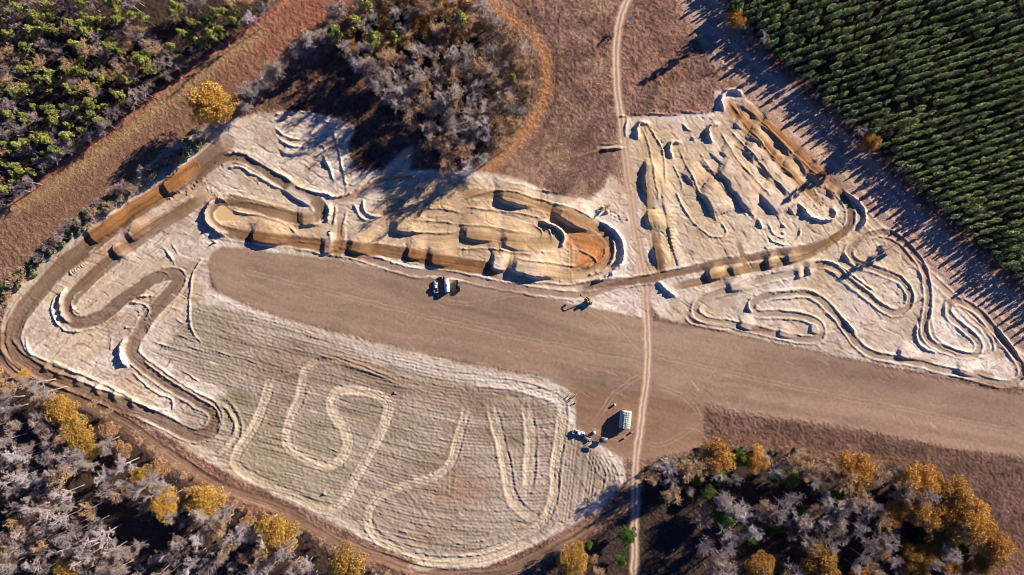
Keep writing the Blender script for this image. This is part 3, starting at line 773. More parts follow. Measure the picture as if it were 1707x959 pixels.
for pts in (((130, 200), (170, 300), (190, 420), (215, 560)), ((200, 240), (235, 340), (250, 480)), ((300, 300), (350, 400), (400, 500), (450, 600)), ((400, 320), (480, 440), (560, 540), (640, 640)),
            ((500, 220), (560, 330), (640, 430), (740, 540)), ((540, 210), (640, 320), (740, 440), (850, 550)), ((600, 170), (700, 290), (800, 400), (900, 500)), ((640, 130), (760, 250), (880, 370), (980, 460))):
    worn_lane(Z8(*pts), 3.5, C(150, 112, 78), 0.55)
    ridge([(x_ + 2, y_ - 2) for x_, y_ in Z8(*pts)], 0.3, 0.45, 4)
worn_lane(Z7((520, 640), (700, 665), (850, 690), (980, 690)), 14, C(206, 168, 118), 0.45)
worn_lane(Z7((300, 268), (450, 272), (600, 300), (740, 345), (900, 400), (1010, 455), (1075, 530), (1085, 600), (1040, 660)), 12, C(158, 114, 74), 0.6)
worn_lane(Z7((270, 490), (440, 505), (560, 520), (700, 530), (800, 520)), 18, C(164, 122, 82), 0.55)
worn_lane(Z7((880, 500), (960, 520), (1030, 560), (1000, 620), (900, 650)), 26, RUST, 0.55)
worn_lane(Z5((860, 0), (760, 75), (690, 125), (580, 195), (470, 285), (400, 335)), 26, C(160, 108, 62), 0.65)
worn_lane(Z5((870, 150), (700, 235), (560, 335), (430, 450), (340, 535)), 16, C(150, 112, 78), 0.5)
worn_lane(A_((220, 560), (420, 590), (700, 640), (1000, 720)), 12, C(120, 88, 62), 0.5)
worn_lane(A_((200, 800), (420, 860), (700, 900), (1100, 940)), 15, C(140, 100, 64), 0.5)
# ruts, blade marks and scuffs scratched into the sand
rs = random.Random(31)
def rut_angle(x, y):
    if x > 1040 and y < 440: return rs.choice((54, 54, 58, 15, -14))
    if x > 1040: return rs.choice((25, 40, -15, 55))
    if x > 560 and y < 480: return rs.choice((8, 10, 12, 6, 90, 40))
    if x < 330: return rs.choice((-42, -40, 20, 25, -60))
    if y < 430: return rs.choice((32, 35, 12, -40))
    return rs.choice((14, 18, 16, 30))
nrut = 0
dense = [(x_, y_) for x_, y_ in [(rs.uniform(560, 1020), rs.uniform(300, 465)) for _ in range(330)] + [(rs.uniform(1060, 1400), rs.uniform(200, 440)) for _ in range(330)] + [(rs.uniform(60, 330), rs.uniform(400, 700)) for _ in range(420)] + [(rs.uniform(340, 600), rs.uniform(200, 400)) for _ in range(220)] + [(rs.uniform(1120, 1690), rs.uniform(400, 630)) for _ in range(260)]]
while nrut < 2700:
    x, y = dense.pop() if dense else (rs.uniform(10, 1700), rs.uniform(150, 940))
    wx, wy = w2(x, y)
    z_ = ZONE[int((wy - gy[0]) / STEP), int((wx - gx[0]) / STEP)]
    if z_ not in (1, 3, 4): continue
    if z_ == 3 and rs.random() < .8: continue
    if z_ == 4 and rs.random() < .6: continue
    nrut += 1
    a = math.radians(rut_angle(x, y) + rs.gauss(0, 6)); ln = rs.uniform(6, 34); bend = rs.gauss(0, .12) * ln
    dx, dy = math.cos(a) * ln / 2, math.sin(a) * ln / 2
    pts = [(x - dx, y - dy), (x - dy / ln * bend, y + dx / ln * bend), (x + dx, y + dy)]
    r = field(pts, 2.0)
    if r is None: continue
    W, d, s_, u, L = r
    k = np.exp(-(d / rs.uniform(.2, .42)) ** 2) * taper(u, L, 2.0)
    if z_ == 3: k = k * 0.45
    H[W] += rs.choice((-.18, -.14, -.1, .12, .08)) * k
    al = rs.uniform(.15, .65) * k
    COL[W] = COL[W] * (1 - al[..., None]) + rs.choice((TAN * .8, BROWN, BROWN, C(170, 130, 96), SANDW, SANDY * .85)) * al[..., None]
# faint turning marks on the graded strip
for pts in (I_((700, 470), (735, 500), (790, 505), (860, 490), (930, 497)), I_((960, 505), (1020, 540), (1075, 600)), I_((1080, 620), (1030, 650), (1000, 690), (985, 715)),
            I_((1066, 700), (1040, 730), (1010, 725), (975, 712)), I_((400, 450), (600, 500), (850, 560), (1070, 600)), I_((1085, 590), (1300, 640), (1700, 720)), I_((1085, 640), (1140, 660), (1165, 700), (1110, 740), (1072, 735))):
    r = field(pts, 4)
    W, d, s_, u, L = r
    k = np.exp(-((d - .85) / .35) ** 2) * taper(u, L, 5) * (0.15 + .35 * vnoise(u / 6, s_ * 0, 9))
    COL[W] = COL[W] * (1 - k[..., None]) + C(198, 168, 142) * k[..., None]; H[W] -= .1 * k
# loose heaps
def heap(px, py, r, h, c=None):
    ridge([(px - r, py), (px, py - r * .3), (px + r, py)], h, r * MPP * 0.8, 0.6, c=c)
heap(359, 403, 3, 1.4); heap(1012, 352, 3.5, 1.3); heap(658, 655, 3, .8); heap(541, 824, 3, .7); heap(1004, 345, 3, .8)
for (x0, y0, x1, y1, n) in ((350, 318, 385, 340, 26), (270, 330, 345, 300, 40), (400, 260, 360, 280, 6), (1020, 350, 1040, 370, 14), (1090, 180, 1200, 195, 16), (230, 520, 250, 535, 14), (1395, 325, 1350, 345, 12)):
    for k in range(n):
        t = random.random(); x = x0 + (x1 - x0) * t + random.uniform(-9, 9); y = y0 + (y1 - y0) * t + random.uniform(-7, 7)
        ridge([(x - 2, y - 1.5), (x + 2, y + 1.5)], random.choice((-.3, -.2, .22, .3)), 0.5, .4, c=BROWN)

# muddy puddle basin in the left hairpin
pud = blur(in_poly(A_((120, 620), (170, 590), (230, 600), (245, 640), (300, 665), (350, 700), (370, 735), (320, 745), (260, 750), (200, 750), (130, 740), (100, 690)), 1.0), 2)
H = H * (1 - pud) - 0.35 * pud

# fade the relief to zero at the rim so that the far ground joins it
edge = np.minimum(np.minimum(X - gx[0], gx[-1] - X), np.minimum(Y - gy[0], gy[-1] - Y))
H *= sst(0.0, 6.0, edge)
COL[:] = np.clip(COL * (1 + 0.10 * n_pix + 0.08 * n_fin)[..., None], 0.01, 0.75)

def ground_z(px, py):
    x, y = w2(px, py)
    i = int(np.clip((x - gx[0]) / STEP, 0, NX - 1)); j = int(np.clip((y - gy[0]) / STEP, 0, NY - 1))
    return float(H[j, i])

# ------------------------------------------------------------------ materials
def base_mat(name, rough=0.95, spec=0.15):
    m = bpy.data.materials.new(name)
    m.use_nodes = True
    b = m.node_tree.nodes['Principled BSDF']
    b.inputs['Roughness'].default_value = rough
    b.inputs['Specular IOR Level'].default_value = spec
    return m, m.node_tree, b

def soil_mat(name, s1, s2, amp, bump):
    """plan colour from the Col attribute, broken by two object-space noises, with fine relief"""
    m, t, b = base_mat(name, 0.95, 0.1)
    at = t.nodes.new('ShaderNodeAttribute'); at.attribute_name = 'Col'
    geo = t.nodes.new('ShaderNodeNewGeometry')
    n1 = t.nodes.new('ShaderNodeTexNoise'); n1.inputs['Scale'].default_value = s1; n1.inputs['Detail'].default_value = 4
    n2 = t.nodes.new('ShaderNodeTexNoise'); n2.inputs['Scale'].default_value = s2; n2.inputs['Detail'].default_value = 3
    t.links.new(geo.outputs['Position'], n1.inputs['Vector']); t.links.new(geo.outputs['Position'], n2.inputs['Vector'])
    mr = t.nodes.new('ShaderNodeMapRange'); mr.inputs['From Min'].default_value = 0.3; mr.inputs['From Max'].default_value = 0.7
    mr.inputs['To Min'].default_value = 1 - amp; mr.inputs['To Max'].default_value = 1 + amp
    t.links.new(n1.outputs['Fac'], mr.inputs['Value'])
    mx = t.nodes.new('ShaderNodeMix'); mx.data_type = 'RGBA'; mx.blend_type = 'MULTIPLY'; mx.inputs[0].default_value = 1.0
    t.links.new(at.outputs['Color'], mx.inputs[6]); t.links.new(mr.outputs['Result'], mx.inputs[7])
    t.links.new(mx.outputs[2], b.inputs['Base Color'])
    bp = t.nodes.new('ShaderNodeBump'); bp.inputs['Strength'].default_value = bump; bp.inputs['Distance'].default_value = 0.12
    t.links.new(n2.outputs['Fac'], bp.inputs['Height']); t.links.new(bp.outputs['Normal'], b.inputs['Normal'])
    return m

M_SAND = soil_mat('sandy_soil', 1.1, 2.2, 0.07, 0.3)
M_GRASS = soil_mat('dry_grass', 2.0, 2.6, 0.55, 1.2)
M_STRIP = soil_mat('graded_soil', 0.7, 2.4, 0.07, 0.35)

def plain(name, rgb, rough=0.6, spec=0.3, metal=0.0, var=0.12, scale=3.0):
    m, t, b = base_mat(name, rough, spec)
    b.inputs['Metallic'].default_value = metal
    n = t.nodes.new('ShaderNodeTexNoise'); n.inputs['Scale'].default_value = scale; n.inputs['Detail'].default_value = 5
    tc = t.nodes.new('ShaderNodeTexCoord'); t.links.new(tc.outputs['Object'], n.inputs['Vector'])
    r = t.nodes.new('ShaderNodeValToRGB')
    c = np.array(rgb)
    r.color_ramp.elements[0].position = 0.3; r.color_ramp.elements[1].position = 0.7
    r.color_ramp.elements[0].color = (*(c * (1 - var)), 1); r.color_ramp.elements[1].color = (*np.minimum(c * (1 + var), 0.95), 1)
    t.links.new(n.outputs['Fac'], r.inputs['Fac']); t.links.new(r.outputs['Color'], b.inputs['Base Color'])
    return m

def leaf_mat(name, rgb, rgb2, var=0.35, trans=0.25, rough=0.7):
    """leaf colour: per-face Col value mixes two tones, per-tree random shifts them"""
    m, t, b = base_mat(name, rough, 0.15)
    at = t.nodes.new('ShaderNodeAttribute'); at.attribute_name = 'Col'
    oi = t.nodes.new('ShaderNodeObjectInfo')
    mx = t.nodes.new('ShaderNodeMix'); mx.data_type = 'RGBA'
    mx.inputs[6].default_value = (*rgb, 1); mx.inputs[7].default_value = (*rgb2, 1)
    sep = t.nodes.new('ShaderNodeSeparateColor'); t.links.new(at.outputs['Color'], sep.inputs[0])
    ad = t.nodes.new('ShaderNodeMath'); ad.operation = 'MULTIPLY_ADD'; ad.inputs[1].default_value = 0.6
    sc_ = t.nodes.new('ShaderNodeMath'); sc_.operation = 'MULTIPLY'; sc_.inputs[1].default_value = 0.65
    t.links.new(oi.outputs['Random'], sc_.inputs[0])
    t.links.new(sep.outputs[0], ad.inputs[0]); t.links.new(sc_.outputs[0], ad.inputs[2])
    t.links.new(ad.outputs[0], mx.inputs[0])
    mr = t.nodes.new('ShaderNodeMapRange'); mr.inputs['To Min'].default_value = 1 - var; mr.inputs['To Max'].default_value = 1 + var
    t.links.new(sep.outputs[1], mr.inputs['Value'])
    ml = t.nodes.new('ShaderNodeMix'); ml.data_type = 'RGBA'; ml.blend_type = 'MULTIPLY'; ml.inputs[0].default_value = 1
    t.links.new(mx.outputs[2], ml.inputs[6]); t.links.new(mr.outputs['Result'], ml.inputs[7])
    t.links.new(ml.outputs[2], b.inputs['Base Color'])
    if trans > 0:
        tr = t.nodes.new('ShaderNodeBsdfTranslucent'); t.links.new(ml.outputs[2], tr.inputs['Color'])
        ms = t.nodes.new('ShaderNodeMixShader'); ms.inputs[0].default_value = trans
        t.links.new(b.outputs[0], ms.inputs[1]); t.links.new(tr.outputs[0], ms.inputs[2])
        t.links.new(ms.outputs[0], t.nodes['Material Output'].inputs['Surface'])
    return m

M_PINE = leaf_mat('pine_needles', (0.085, 0.15, 0.058), (0.30, 0.36, 0.15))
M_PINE2 = leaf_mat('bright_pine_needles', (0.12, 0.155, 0.045), (0.38, 0.385, 0.11))
M_GOLD = leaf_mat('golden_leaves', (0.20, 0.12, 0.035), (0.60, 0.37, 0.08))
M_ORANGE = leaf_mat('orange_leaves', (0.17, 0.095, 0.03), (0.58, 0.31, 0.07))
M_RUSSET = leaf_mat('russet_leaves', (0.30, 0.17, 0.09), (0.44, 0.27, 0.14))
M_GREEN = leaf_mat('green_leaves', (0.05, 0.11, 0.015), (0.12, 0.19, 0.03))
M_TWIG = leaf_mat('grey_twigs', (0.14, 0.115, 0.115), (0.52, 0.455, 0.46), 0.3, 0.0, 0.85)
M_TWIGD = leaf_mat('mauve_twigs', (0.15, 0.11, 0.115), (0.36, 0.29, 0.29), 0.3, 0.0, 0.85)
M_TWIG2 = leaf_mat('brown_twigs', (0.32, 0.21, 0.14), (0.50, 0.37, 0.26), 0.3, 0.0, 0.85)
M_BARK = plain('bark', (0.16, 0.12, 0.10), 0.9, 0.1, 0, 0.3, 4)
M_BARKG = plain('grey_bark', (0.30, 0.26, 0.24), 0.9, 0.1, 0, 0.3, 4)

# ------------------------------------------------------------------ build the ground sheets
dHx = np.gradient(H, STEP, axis=1); dHy = np.gradient(H, STEP, axis=0)
NRM = np.stack([-dHx, -dHy, np.ones_like(H)], -1)
NRM /= np.linalg.norm(NRM, axis=-1, keepdims=True)
NRM = NRM.reshape(-1, 3).astype(np.float32)
VALL = np.stack([X, Y, H], -1).reshape(-1, 3).astype(np.float32)
CALL = COL.reshape(-1, 3)
ii = (np.arange(NY - 1)[:, None] * NX + np.arange(NX - 1)[None, :]).ravel()
FALL = np.stack([ii, ii + 1, ii + 1 + NX, ii + NX], 1)
fz = ZONE[:-1, :-1].ravel()
fj = JID[:-1, :-1].ravel()

def sheet(name, sel, mat, parent=None, extra=None):
    f = FALL[sel]
    if len(f) == 0: return None
    uniq, inv = np.unique(f, return_inverse=True)
    V = VALL[uniq]; F = inv.reshape(f.shape); cc = CALL[uniq]; nn = NRM[uniq]
    if extra is not None:
        V = np.concatenate([V, extra[0]]); F = np.concatenate([F, extra[1] + len(uniq)])
        cc = np.concatenate([cc, np.tile(GRASS[None] * 0.9, (len(extra[0]), 1))]); nn = np.concatenate([nn, np.tile([[0, 0, 1]], (len(extra[0]), 1))])
    o = mesh_obj(name, V, F, mat, parent, True, cc)
    o.data.normals_split_custom_set_from_vertices(nn)
    return o

# far ground: a frame of quads out to 3 km round the detailed sheet
R_ = 3000.0
x0, x1, y0, y1 = float(gx[0]), float(gx[-1]), float(gy[0]), float(gy[-1])
fr = np.array([(x0, y0, 0), (x1, y0, 0), (x1, y1, 0), (x0, y1, 0), (-R_, -R_, 0), (R_, -R_, 0), (R_, R_, 0), (-R_, R_, 0)], dtype=np.float32)
ff = np.array([(4, 5, 1, 0), (5, 6, 2, 1), (6, 7, 3, 2), (7, 4, 0, 3)])
JPARENT = 2
ground = sheet('grassland', (fz == 0) & (fj == 0), M_GRASS, extra=(fr, ff))
tag(ground, 'reddish brown rough dry grassland around the racing track', None, None, 'structure')
sandy = sheet('sandy_ground', (fz == 1) & (fj == 0), M_SAND); tag(sandy, 'pale bare sand between the lanes of the racing track', None, None, 'structure')
race = sheet('dirt_track', (fz == 2) & (fj == 0), M_SAND); tag(race, 'winding brown dirt racing lanes with berms and jumps', None, None, 'structure')
gstrip = sheet('graded_strip', (fz == 3) & (fj == 0), M_STRIP); tag(gstrip, 'long smooth brown strip of graded bare soil', None, None, 'structure')
plough = sheet('ploughed_field', (fz == 4) & (fj == 0), M_SAND); tag(plough, 'ploughed field with fine parallel rows', None, None, 'structure')
roads = sheet('dirt_road', (fz == 5) & (fj == 0), M_SAND); tag(roads, 'narrow dirt roads with wheel tracks', None, None, 'structure')
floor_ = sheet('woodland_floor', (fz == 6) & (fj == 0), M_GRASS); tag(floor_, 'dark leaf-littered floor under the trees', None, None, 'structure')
for k in range(1, jump_count[0] + 1):
    sel = fj == k
    if sel.sum() > 12:
        sheet('dirt_jump', sel, M_SAND, race)
#PART2
# ------------------------------------------------------------------ muddy puddle
pp = A_((95, 690), (115, 630), (150, 592), (190, 580), (232, 596), (250, 640), (300, 662), (350, 695), (376, 735), (330, 752), (260, 756), (200, 756), (130, 745))
pv = [(*w2(*p), -0.18) for p in pp]
M_MUD = plain('muddy_water', tuple(C(226, 186, 132)), 0.25, 0.4, 0, 0.05, 0.3)
tag(mesh_obj('puddle', pv[::-1], [list(range(len(pv)))], M_MUD), 'tan muddy puddle inside the left hairpin bend', None, None, 'structure')

# ------------------------------------------------------------------ tree meshes
def frames(n, seed):
    r = np.random.default_rng(seed)
    a = r.normal(size=(n, 3)); a /= np.linalg.norm(a, axis=1, keepdims=True)
    b = r.normal(size=(n, 3)); b -= (a * b).sum(1, keepdims=True) * a; b /= np.linalg.norm(b, axis=1, keepdims=True)
    return a, b, r

def leaf_quads(P, size, seed, tone):
    """small bent leaf-clump faces at P; tone (n,2) is stored in Col"""
    n = len(P)
    a, b, r = frames(n, seed)
    s = size * r.uniform(0.6, 1.35, (n, 1))
    e = 0.55 + 0.45 * r.random((n, 1))
    V = np.stack([P - a * s, P - b * s * e, P + a * s, P + b * s * e], 1).reshape(-1, 3)
    F = np.arange(4 * n).reshape(n, 4)
    cc = np.zeros((4 * n, 3), dtype=np.float32)
    cc[:, 0] = np.repeat(tone[:, 0], 4); cc[:, 1] = np.repeat(tone[:, 1], 4)
    return V, F, cc

def prisms(S):
    """3-sided tapered sticks; S rows are p0(3) p1(3) r0 r1"""
    S = np.asarray(S, dtype=np.float64)
    n = len(S)
    p0, p1, r0, r1 = S[:, :3], S[:, 3:6], S[:, 6:7], S[:, 7:8]
    d = p1 - p0; d /= np.linalg.norm(d, axis=1, keepdims=True) + 1e-9
    ref = np.where(np.abs(d[:, 2:3]) < 0.8, np.array([[0, 0, 1.0]]), np.array([[1.0, 0, 0]]))
    a = np.cross(d, ref); a /= np.linalg.norm(a, axis=1, keepdims=True) + 1e-9
    b = np.cross(d, a)
    ring = []
    for p, r in ((p0, r0), (p1, r1)):
        for k in range(3):
            t = 2 * math.pi * k / 3
            ring.append(p + r * (a * math.cos(t) + b * math.sin(t)))
    V = np.stack(ring, 1).reshape(-1, 3)
    base = (np.arange(n) * 6)[:, None]
    F = np.concatenate([base + np.array([[k, (k + 1) % 3, 3 + (k + 1) % 3, 3 + k]]) for k in range(3)], 0)
    return V, F

def trunk_mesh(name, h, r, mat, lean=0.3, seed=0):
    rr = random.Random(seed)
    V = []; F = []
    n = 7; lv = 6
    for i in range(lv):
        t = i / (lv - 1)
        cx = lean * t * t * rr.uniform(.6, 1.2); cy = lean * .5 * t * rr.uniform(-1, 1)
        rad = r * (1.35 if i == 0 else 1 - 0.75 * t)
        for k in range(n):
            a = 2 * math.pi * k / n
            V.append((cx + rad * math.cos(a), cy + rad * math.sin(a), h * t - (0.4 if i == 0 else 0)))
    for i in range(lv - 1):
        for k in range(n):
            F.append((i * n + k, i * n + (k + 1) % n, (i + 1) * n + (k + 1) % n, (i + 1) * n + k))
    F.append(tuple(range((lv - 1) * n, lv * n)))
    return V, F

def mk_mesh(name, V, F, mat, colors=None, smooth=False):
    o = mesh_obj(name, V, F, mat, None, smooth, colors)
    me = o.data
    bpy.data.objects.remove(o)
    return me

def bare_tree(seed, h=14.0, rad=5.0, mat=M_TWIG, leaves=0, leafmat=None, upright=0.55, fat=1.0):
    r = random.Random(seed)
    S = []
    ends = []
    def grow(p, d, ln, rad0, lvl):
        n = 2 if lvl < 3 else 1
        q = p.copy(); dd = d.copy()
        for k in range(n):
            q2 = q + dd * (ln / n)
            S.append((*q, *q2, rad0 * (1 - 0.35 * k / n), rad0 * (1 - 0.35 * (k + 1) / n)))
            q = q2
            dd = (dd + Vector((r.gauss(0, .16), r.gauss(0, .16), r.gauss(0.05, .12)))).normalized()
            if lvl < 4:
                m = {1: 3, 2: 3, 3: 4}[lvl]
                for j in range(m):
                    side = Vector((r.gauss(0, 1), r.gauss(0, 1), r.gauss(0.15, .7))).normalized()
                    nd = (dd * 0.75 + side * 0.75).normalized()
                    t = r.random()
                    base = q - dd * (ln / n) * t * 0.6
                    grow(base, nd, ln * r.uniform(.42, .66), {2: .085, 3: .05, 4: .036}[lvl + 1] * fat, lvl + 1)
        if lvl >= 3: ends.append(q.copy())
    n1 = r.randint(7, 9)
    for i in range(n1):
        a = 2 * math.pi * (i + r.random() * .7) / n1
        el = r.uniform(0.25, 1.2)
        d = Vector((math.cos(a) * math.cos(el), math.sin(a) * math.cos(el), math.sin(el) * (0.6 + upright))).normalized()
        z = h * r.uniform(0.36, 0.78)
        grow(Vector((0, 0, z)), d, rad * r.uniform(.5, .9), 0.17 * fat, 1)
    V, F = prisms(S)
    nS = len(S)
    rg = np.random.default_rng(seed)
    tone = rg.random((nS, 2))
    cc = np.zeros((len(V), 3), dtype=np.float32)
    cc[:, 0] = np.repeat(tone[:, 0], 6); cc[:, 1] = np.repeat(tone[:, 1], 6)
    crown = mk_mesh('crown', V, F, mat, cc)
    tv, tf = trunk_mesh('trunk', h * 0.8, 0.22, M_BARKG, 0.8, seed)
    trunk = mk_mesh('trunk', tv, tf, M_BARKG, smooth=True)
    parts = [('trunk', trunk), ('crown', crown)]
    if leaves:
        E = np.array([tuple(e) for e in ends])
        idx = rg.integers(0, len(E), leaves)
        P = E[idx] + rg.normal(0, 0.45, (leaves, 3))
        lv = leaf_quads(P, 0.24, seed + 1, rg.random((leaves, 2)))
        parts.append(('foliage', mk_mesh('foliage', lv[0], lv[1], leafmat, lv[2])))
    return parts, h * 0.7

def leafy_tree(seed, h=16.0, rad=6.0, n=3600, leaf=0.42, mat=M_GOLD, lobes=22, flat=0.75, zc=0.64):
    """crown of uneven lobes filled with leaf-sized faces, denser on the lobes' skins"""
    rg = np.random.default_rng(seed)
    L = rg.normal(size=(lobes, 3)); L /= np.linalg.norm(L, axis=1, keepdims=True)
    L[:, 2] = np.abs(L[:, 2]) * 1.0 - 0.35
    rr = rg.uniform(0.3, 1.0, (lobes, 1))
    Cn = L * rr * np.array([[rad, rad, rad * flat]])
    Rl = rg.uniform(0.14, 0.40, lobes) * rad
    pick = rg.choice(lobes, n, p=(Rl ** 2) / (Rl ** 2).sum())
    dv = rg.normal(size=(n, 3)); dv /= np.linalg.norm(dv, axis=1, keepdims=True)
    dist = rg.uniform(0.55, 1.08, (n, 1)) ** 0.6
    P = Cn[pick] + dv * Rl[pick][:, None] * dist
    P[:, 2] = P[:, 2] + h * zc
    tone = np.stack([np.clip(rg.random(lobes)[pick] * 0.75 + rg.random(n) * 0.35, 0, 1), np.clip(rg.normal(0.5, .22, n), 0, 1)], 1)
    V, F, cc = leaf_quads(P, leaf, seed + 3, tone)
    crown = mk_mesh('crown', V, F, mat, cc)
    S = []
    for i in range(lobes):
        S.append((0, 0, h * 0.3, *(Cn[i] * 0.9 + np.array([0, 0, h * zc])), 0.16, 0.05))
    tv, tf = trunk_mesh('trunk', h * 0.62, 0.35, M_BARK, 0.3, seed)
    pv_, pf_ = prisms(S)
    V2 = np.concatenate([np.array(tv), pv_]); F2 = [tuple(f) for f in tf] + [tuple(int(x) + len(tv) for x in f) for f in pf_]
    return [('trunk', mk_mesh('trunk', V2, F2, M_BARK)), ('crown', crown)], h * zc

def pine_arrays(seed, h=8.6, rad=1.2, n=130, leaf=0.36):
    rg = np.random.default_rng(seed)
    t = rg.random(n) ** 0.85                        # 0 low .. 1 top
    r = rad * (1 - t ** 1.4 * 0.92) * rg.uniform(0.45, 1.05, n)
    ang = rg.random(n) * 2 * math.pi
    lump = 1 + 0.25 * np.sin(ang * 3 + seed)
    P = np.stack([r * lump * np.cos(ang), r * lump * np.sin(ang), h * (0.42 + 0.58 * t) - 0.15 * r], 1)
    tone = np.stack([np.clip(rg.random() * .5 + rg.random(n) * .5, 0, 1), np.clip(rg.normal(.5, .25, n), 0, 1)], 1)
    return leaf_quads(P, leaf, seed + 2, tone)

def natural_pine(seed, h=17.0, rad=2.6, n=1100, mat=M_PINE2, leaf=0.33):
    rg = np.random.default_rng(seed)
    k = 26
    t = np.linspace(0, 1, k)
    a = rg.random(k) * 6.28
    rr = rad * (1 - 0.75 * t) * rg.uniform(.55, 1.0, k)
    Cn = np.stack([rr * np.cos(a), rr * np.sin(a), h * (0.58 + 0.40 * t)], 1)
    Rl = rad * rg.uniform(.28, .48, k) * (1 - 0.3 * t)
    pick = rg.integers(0, k, n)
    dv = rg.normal(size=(n, 3)); dv /= np.linalg.norm(dv, axis=1, keepdims=True)
    P = Cn[pick] + dv * Rl[pick][:, None] * rg.uniform(.4, 1.05, (n, 1)) * np.array([[1, 1, .7]])
    tone = np.stack([np.clip(rg.random(k)[pick] * .6 + rg.random(n) * .4, 0, 1), np.clip(rg.normal(.5, .25, n), 0, 1)], 1)
    V, F, cc = leaf_quads(P, leaf, seed + 2, tone)
    S = [(0, 0, Cn[i, 2] - .5, *Cn[i], .07, .03) for i in range(k)]
    tv, tf = trunk_mesh('trunk', h * 0.97, 0.2, M_BARK, 0.5, seed)
    pv_, pf_ = prisms(S)
    V2 = np.concatenate([np.array(tv), pv_]); F2 = [tuple(f) for f in tf] + [tuple(int(x) + len(tv) for x in f) for f in pf_]
    return [('trunk', mk_mesh('trunk', V2, F2, M_BARK)), ('crown', mk_mesh('crown', V, F, mat, cc))], h * 0.8

KINDS = {}
KINDS['bare'] = [bare_tree(100 + i, 18 + i % 3, 4.6, M_TWIG, fat=1.0) for i in range(5)]
KINDS['sapling'] = [bare_tree(150 + i, 12 + i % 2, 4.0, M_TWIGD, fat=0.85) for i in range(4)]
KINDS['barebrown'] = [bare_tree(200 + i, 16, 4.4, M_TWIG2, 500, M_RUSSET) for i in range(4)]
KINDS['barefew'] = [bare_tree(230 + i, 17, 4.4, M_TWIG, 260, M_RUSSET) for i in range(3)]
KINDS['shrub'] = [bare_tree(300 + i, 4.6, 2.6, M_TWIG2, 0, None, 0.3, .8) for i in range(3)]
KINDS['shrubg'] = [leafy_tree(330 + i, 3.6, 1.9, 420, 0.26, M_PINE, 9, .8, .5) for i in range(2)]
KINDS['pine'] = [natural_pine(400 + i, 16 + i % 3) for i in range(5)]
KINDS['gold'] = [leafy_tree(500 + i, 17, 7.6, 8500, 0.29, M_GOLD, 60) for i in range(3)]
KINDS['orange'] = [leafy_tree(520 + i, 16, 7.2, 8000, 0.29, M_ORANGE, 56) for i in range(3)]
KINDS['russet'] = [leafy_tree(540 + i, 13, 5.4, 2300, 0.32, M_RUSSET, 26) for i in range(3)]
KINDS['green'] = [leafy_tree(560 + i, 13, 5.2, 3400, 0.34, M_GREEN, 26) for i in range(2)]
KINDS['tallpine'] = [natural_pine(450 + i, 25, 2.8, 1300) for i in range(2)]
NAMES = {'bare': 'bare_tree', 'sapling': 'bare_sapling', 'barebrown': 'russet_tree', 'barefew': 'bare_tree', 'shrub': 'bare_shrub', 'shrubg': 'evergreen_shrub', 'pine': 'pine_tree',
         'gold': 'golden_tree', 'orange': 'orange_tree', 'russet': 'russet_tree', 'green': 'green_tree', 'tallpine': 'tall_pine_tree'}
CATS = {'shrub': 'shrub', 'shrubg': 'shrub'}
counter = [0]

def plant(kind, px, py, label, group=None, scale=1.0, at_crown=True, sz=None, var=None):
    counter[0] += 1
    vs_ = KINDS[kind]
    parts, zc = vs_[counter[0] % len(vs_) if var is None else var]
    z = scale * (sz or 1) * zc
    if at_crown:                                   # the pixel is where the crown shows; the foot lies nearer the nadir
        k = 1 - z / CAMH
        px = PW / 2 + (px - PW / 2) * k; py = PH / 2 + (py - PH / 2) * k
    x, y = w2(px, py)
    o = empty(NAMES[kind], (x, y, ground_z(px, py) - 0.05), random.random() * 6.283)
    o.rotation_euler.x = random.gauss(0, .03); o.rotation_euler.y = random.gauss(0, .03)
    o.scale = (scale, scale, scale * (sz or 1))
    tag(o, label, CATS.get(kind, 'tree'), group)
    for nm, me in parts:
        c = bpy.data.objects.new(nm, me)
        col.objects.link(c); c.parent = o
    return o

def inside(poly, x, y):
    r = False
    n = len(poly)
    for i in range(n):
        (x0, y0), (x1, y1) = poly[i], poly[(i + 1) % n]
        if (y0 > y) != (y1 > y) and x < (x1 - x0) * (y - y0) / (y1 - y0) + x0:
            r = not r
    return r

def scatter(poly, spacing, bbox, seed, jitter=0.42):
    r = random.Random(seed)
    out = []
    x0, y0, x1, y1 = bbox
    ny = int((y1 - y0) / (spacing * .87)) + 1
    for j in range(ny):
        for i in range(int((x1 - x0) / spacing) + 2):
            x = x0 + (i + (j % 2) * .5 + r.uniform(-jitter, jitter)) * spacing
            y = y0 + (j + r.uniform(-jitter, jitter)) * spacing * .87
            if inside(poly, x, y): out.append((x, y))
    return out

taken = []
def single(kind, px, py, label, scale, group=None, sz=None, var=None):
    taken.append((px, py, 5.0 * scale / MPP * (0.85 if kind in ('gold', 'orange', 'russet') else 0.45)))
    return plant(kind, px, py, label, group, scale, True, sz, var)
def free(px, py, f=0.75):
    return all((px - a) ** 2 + (py - b) ** 2 > (r_ * f) ** 2 for a, b, r_ in taken)

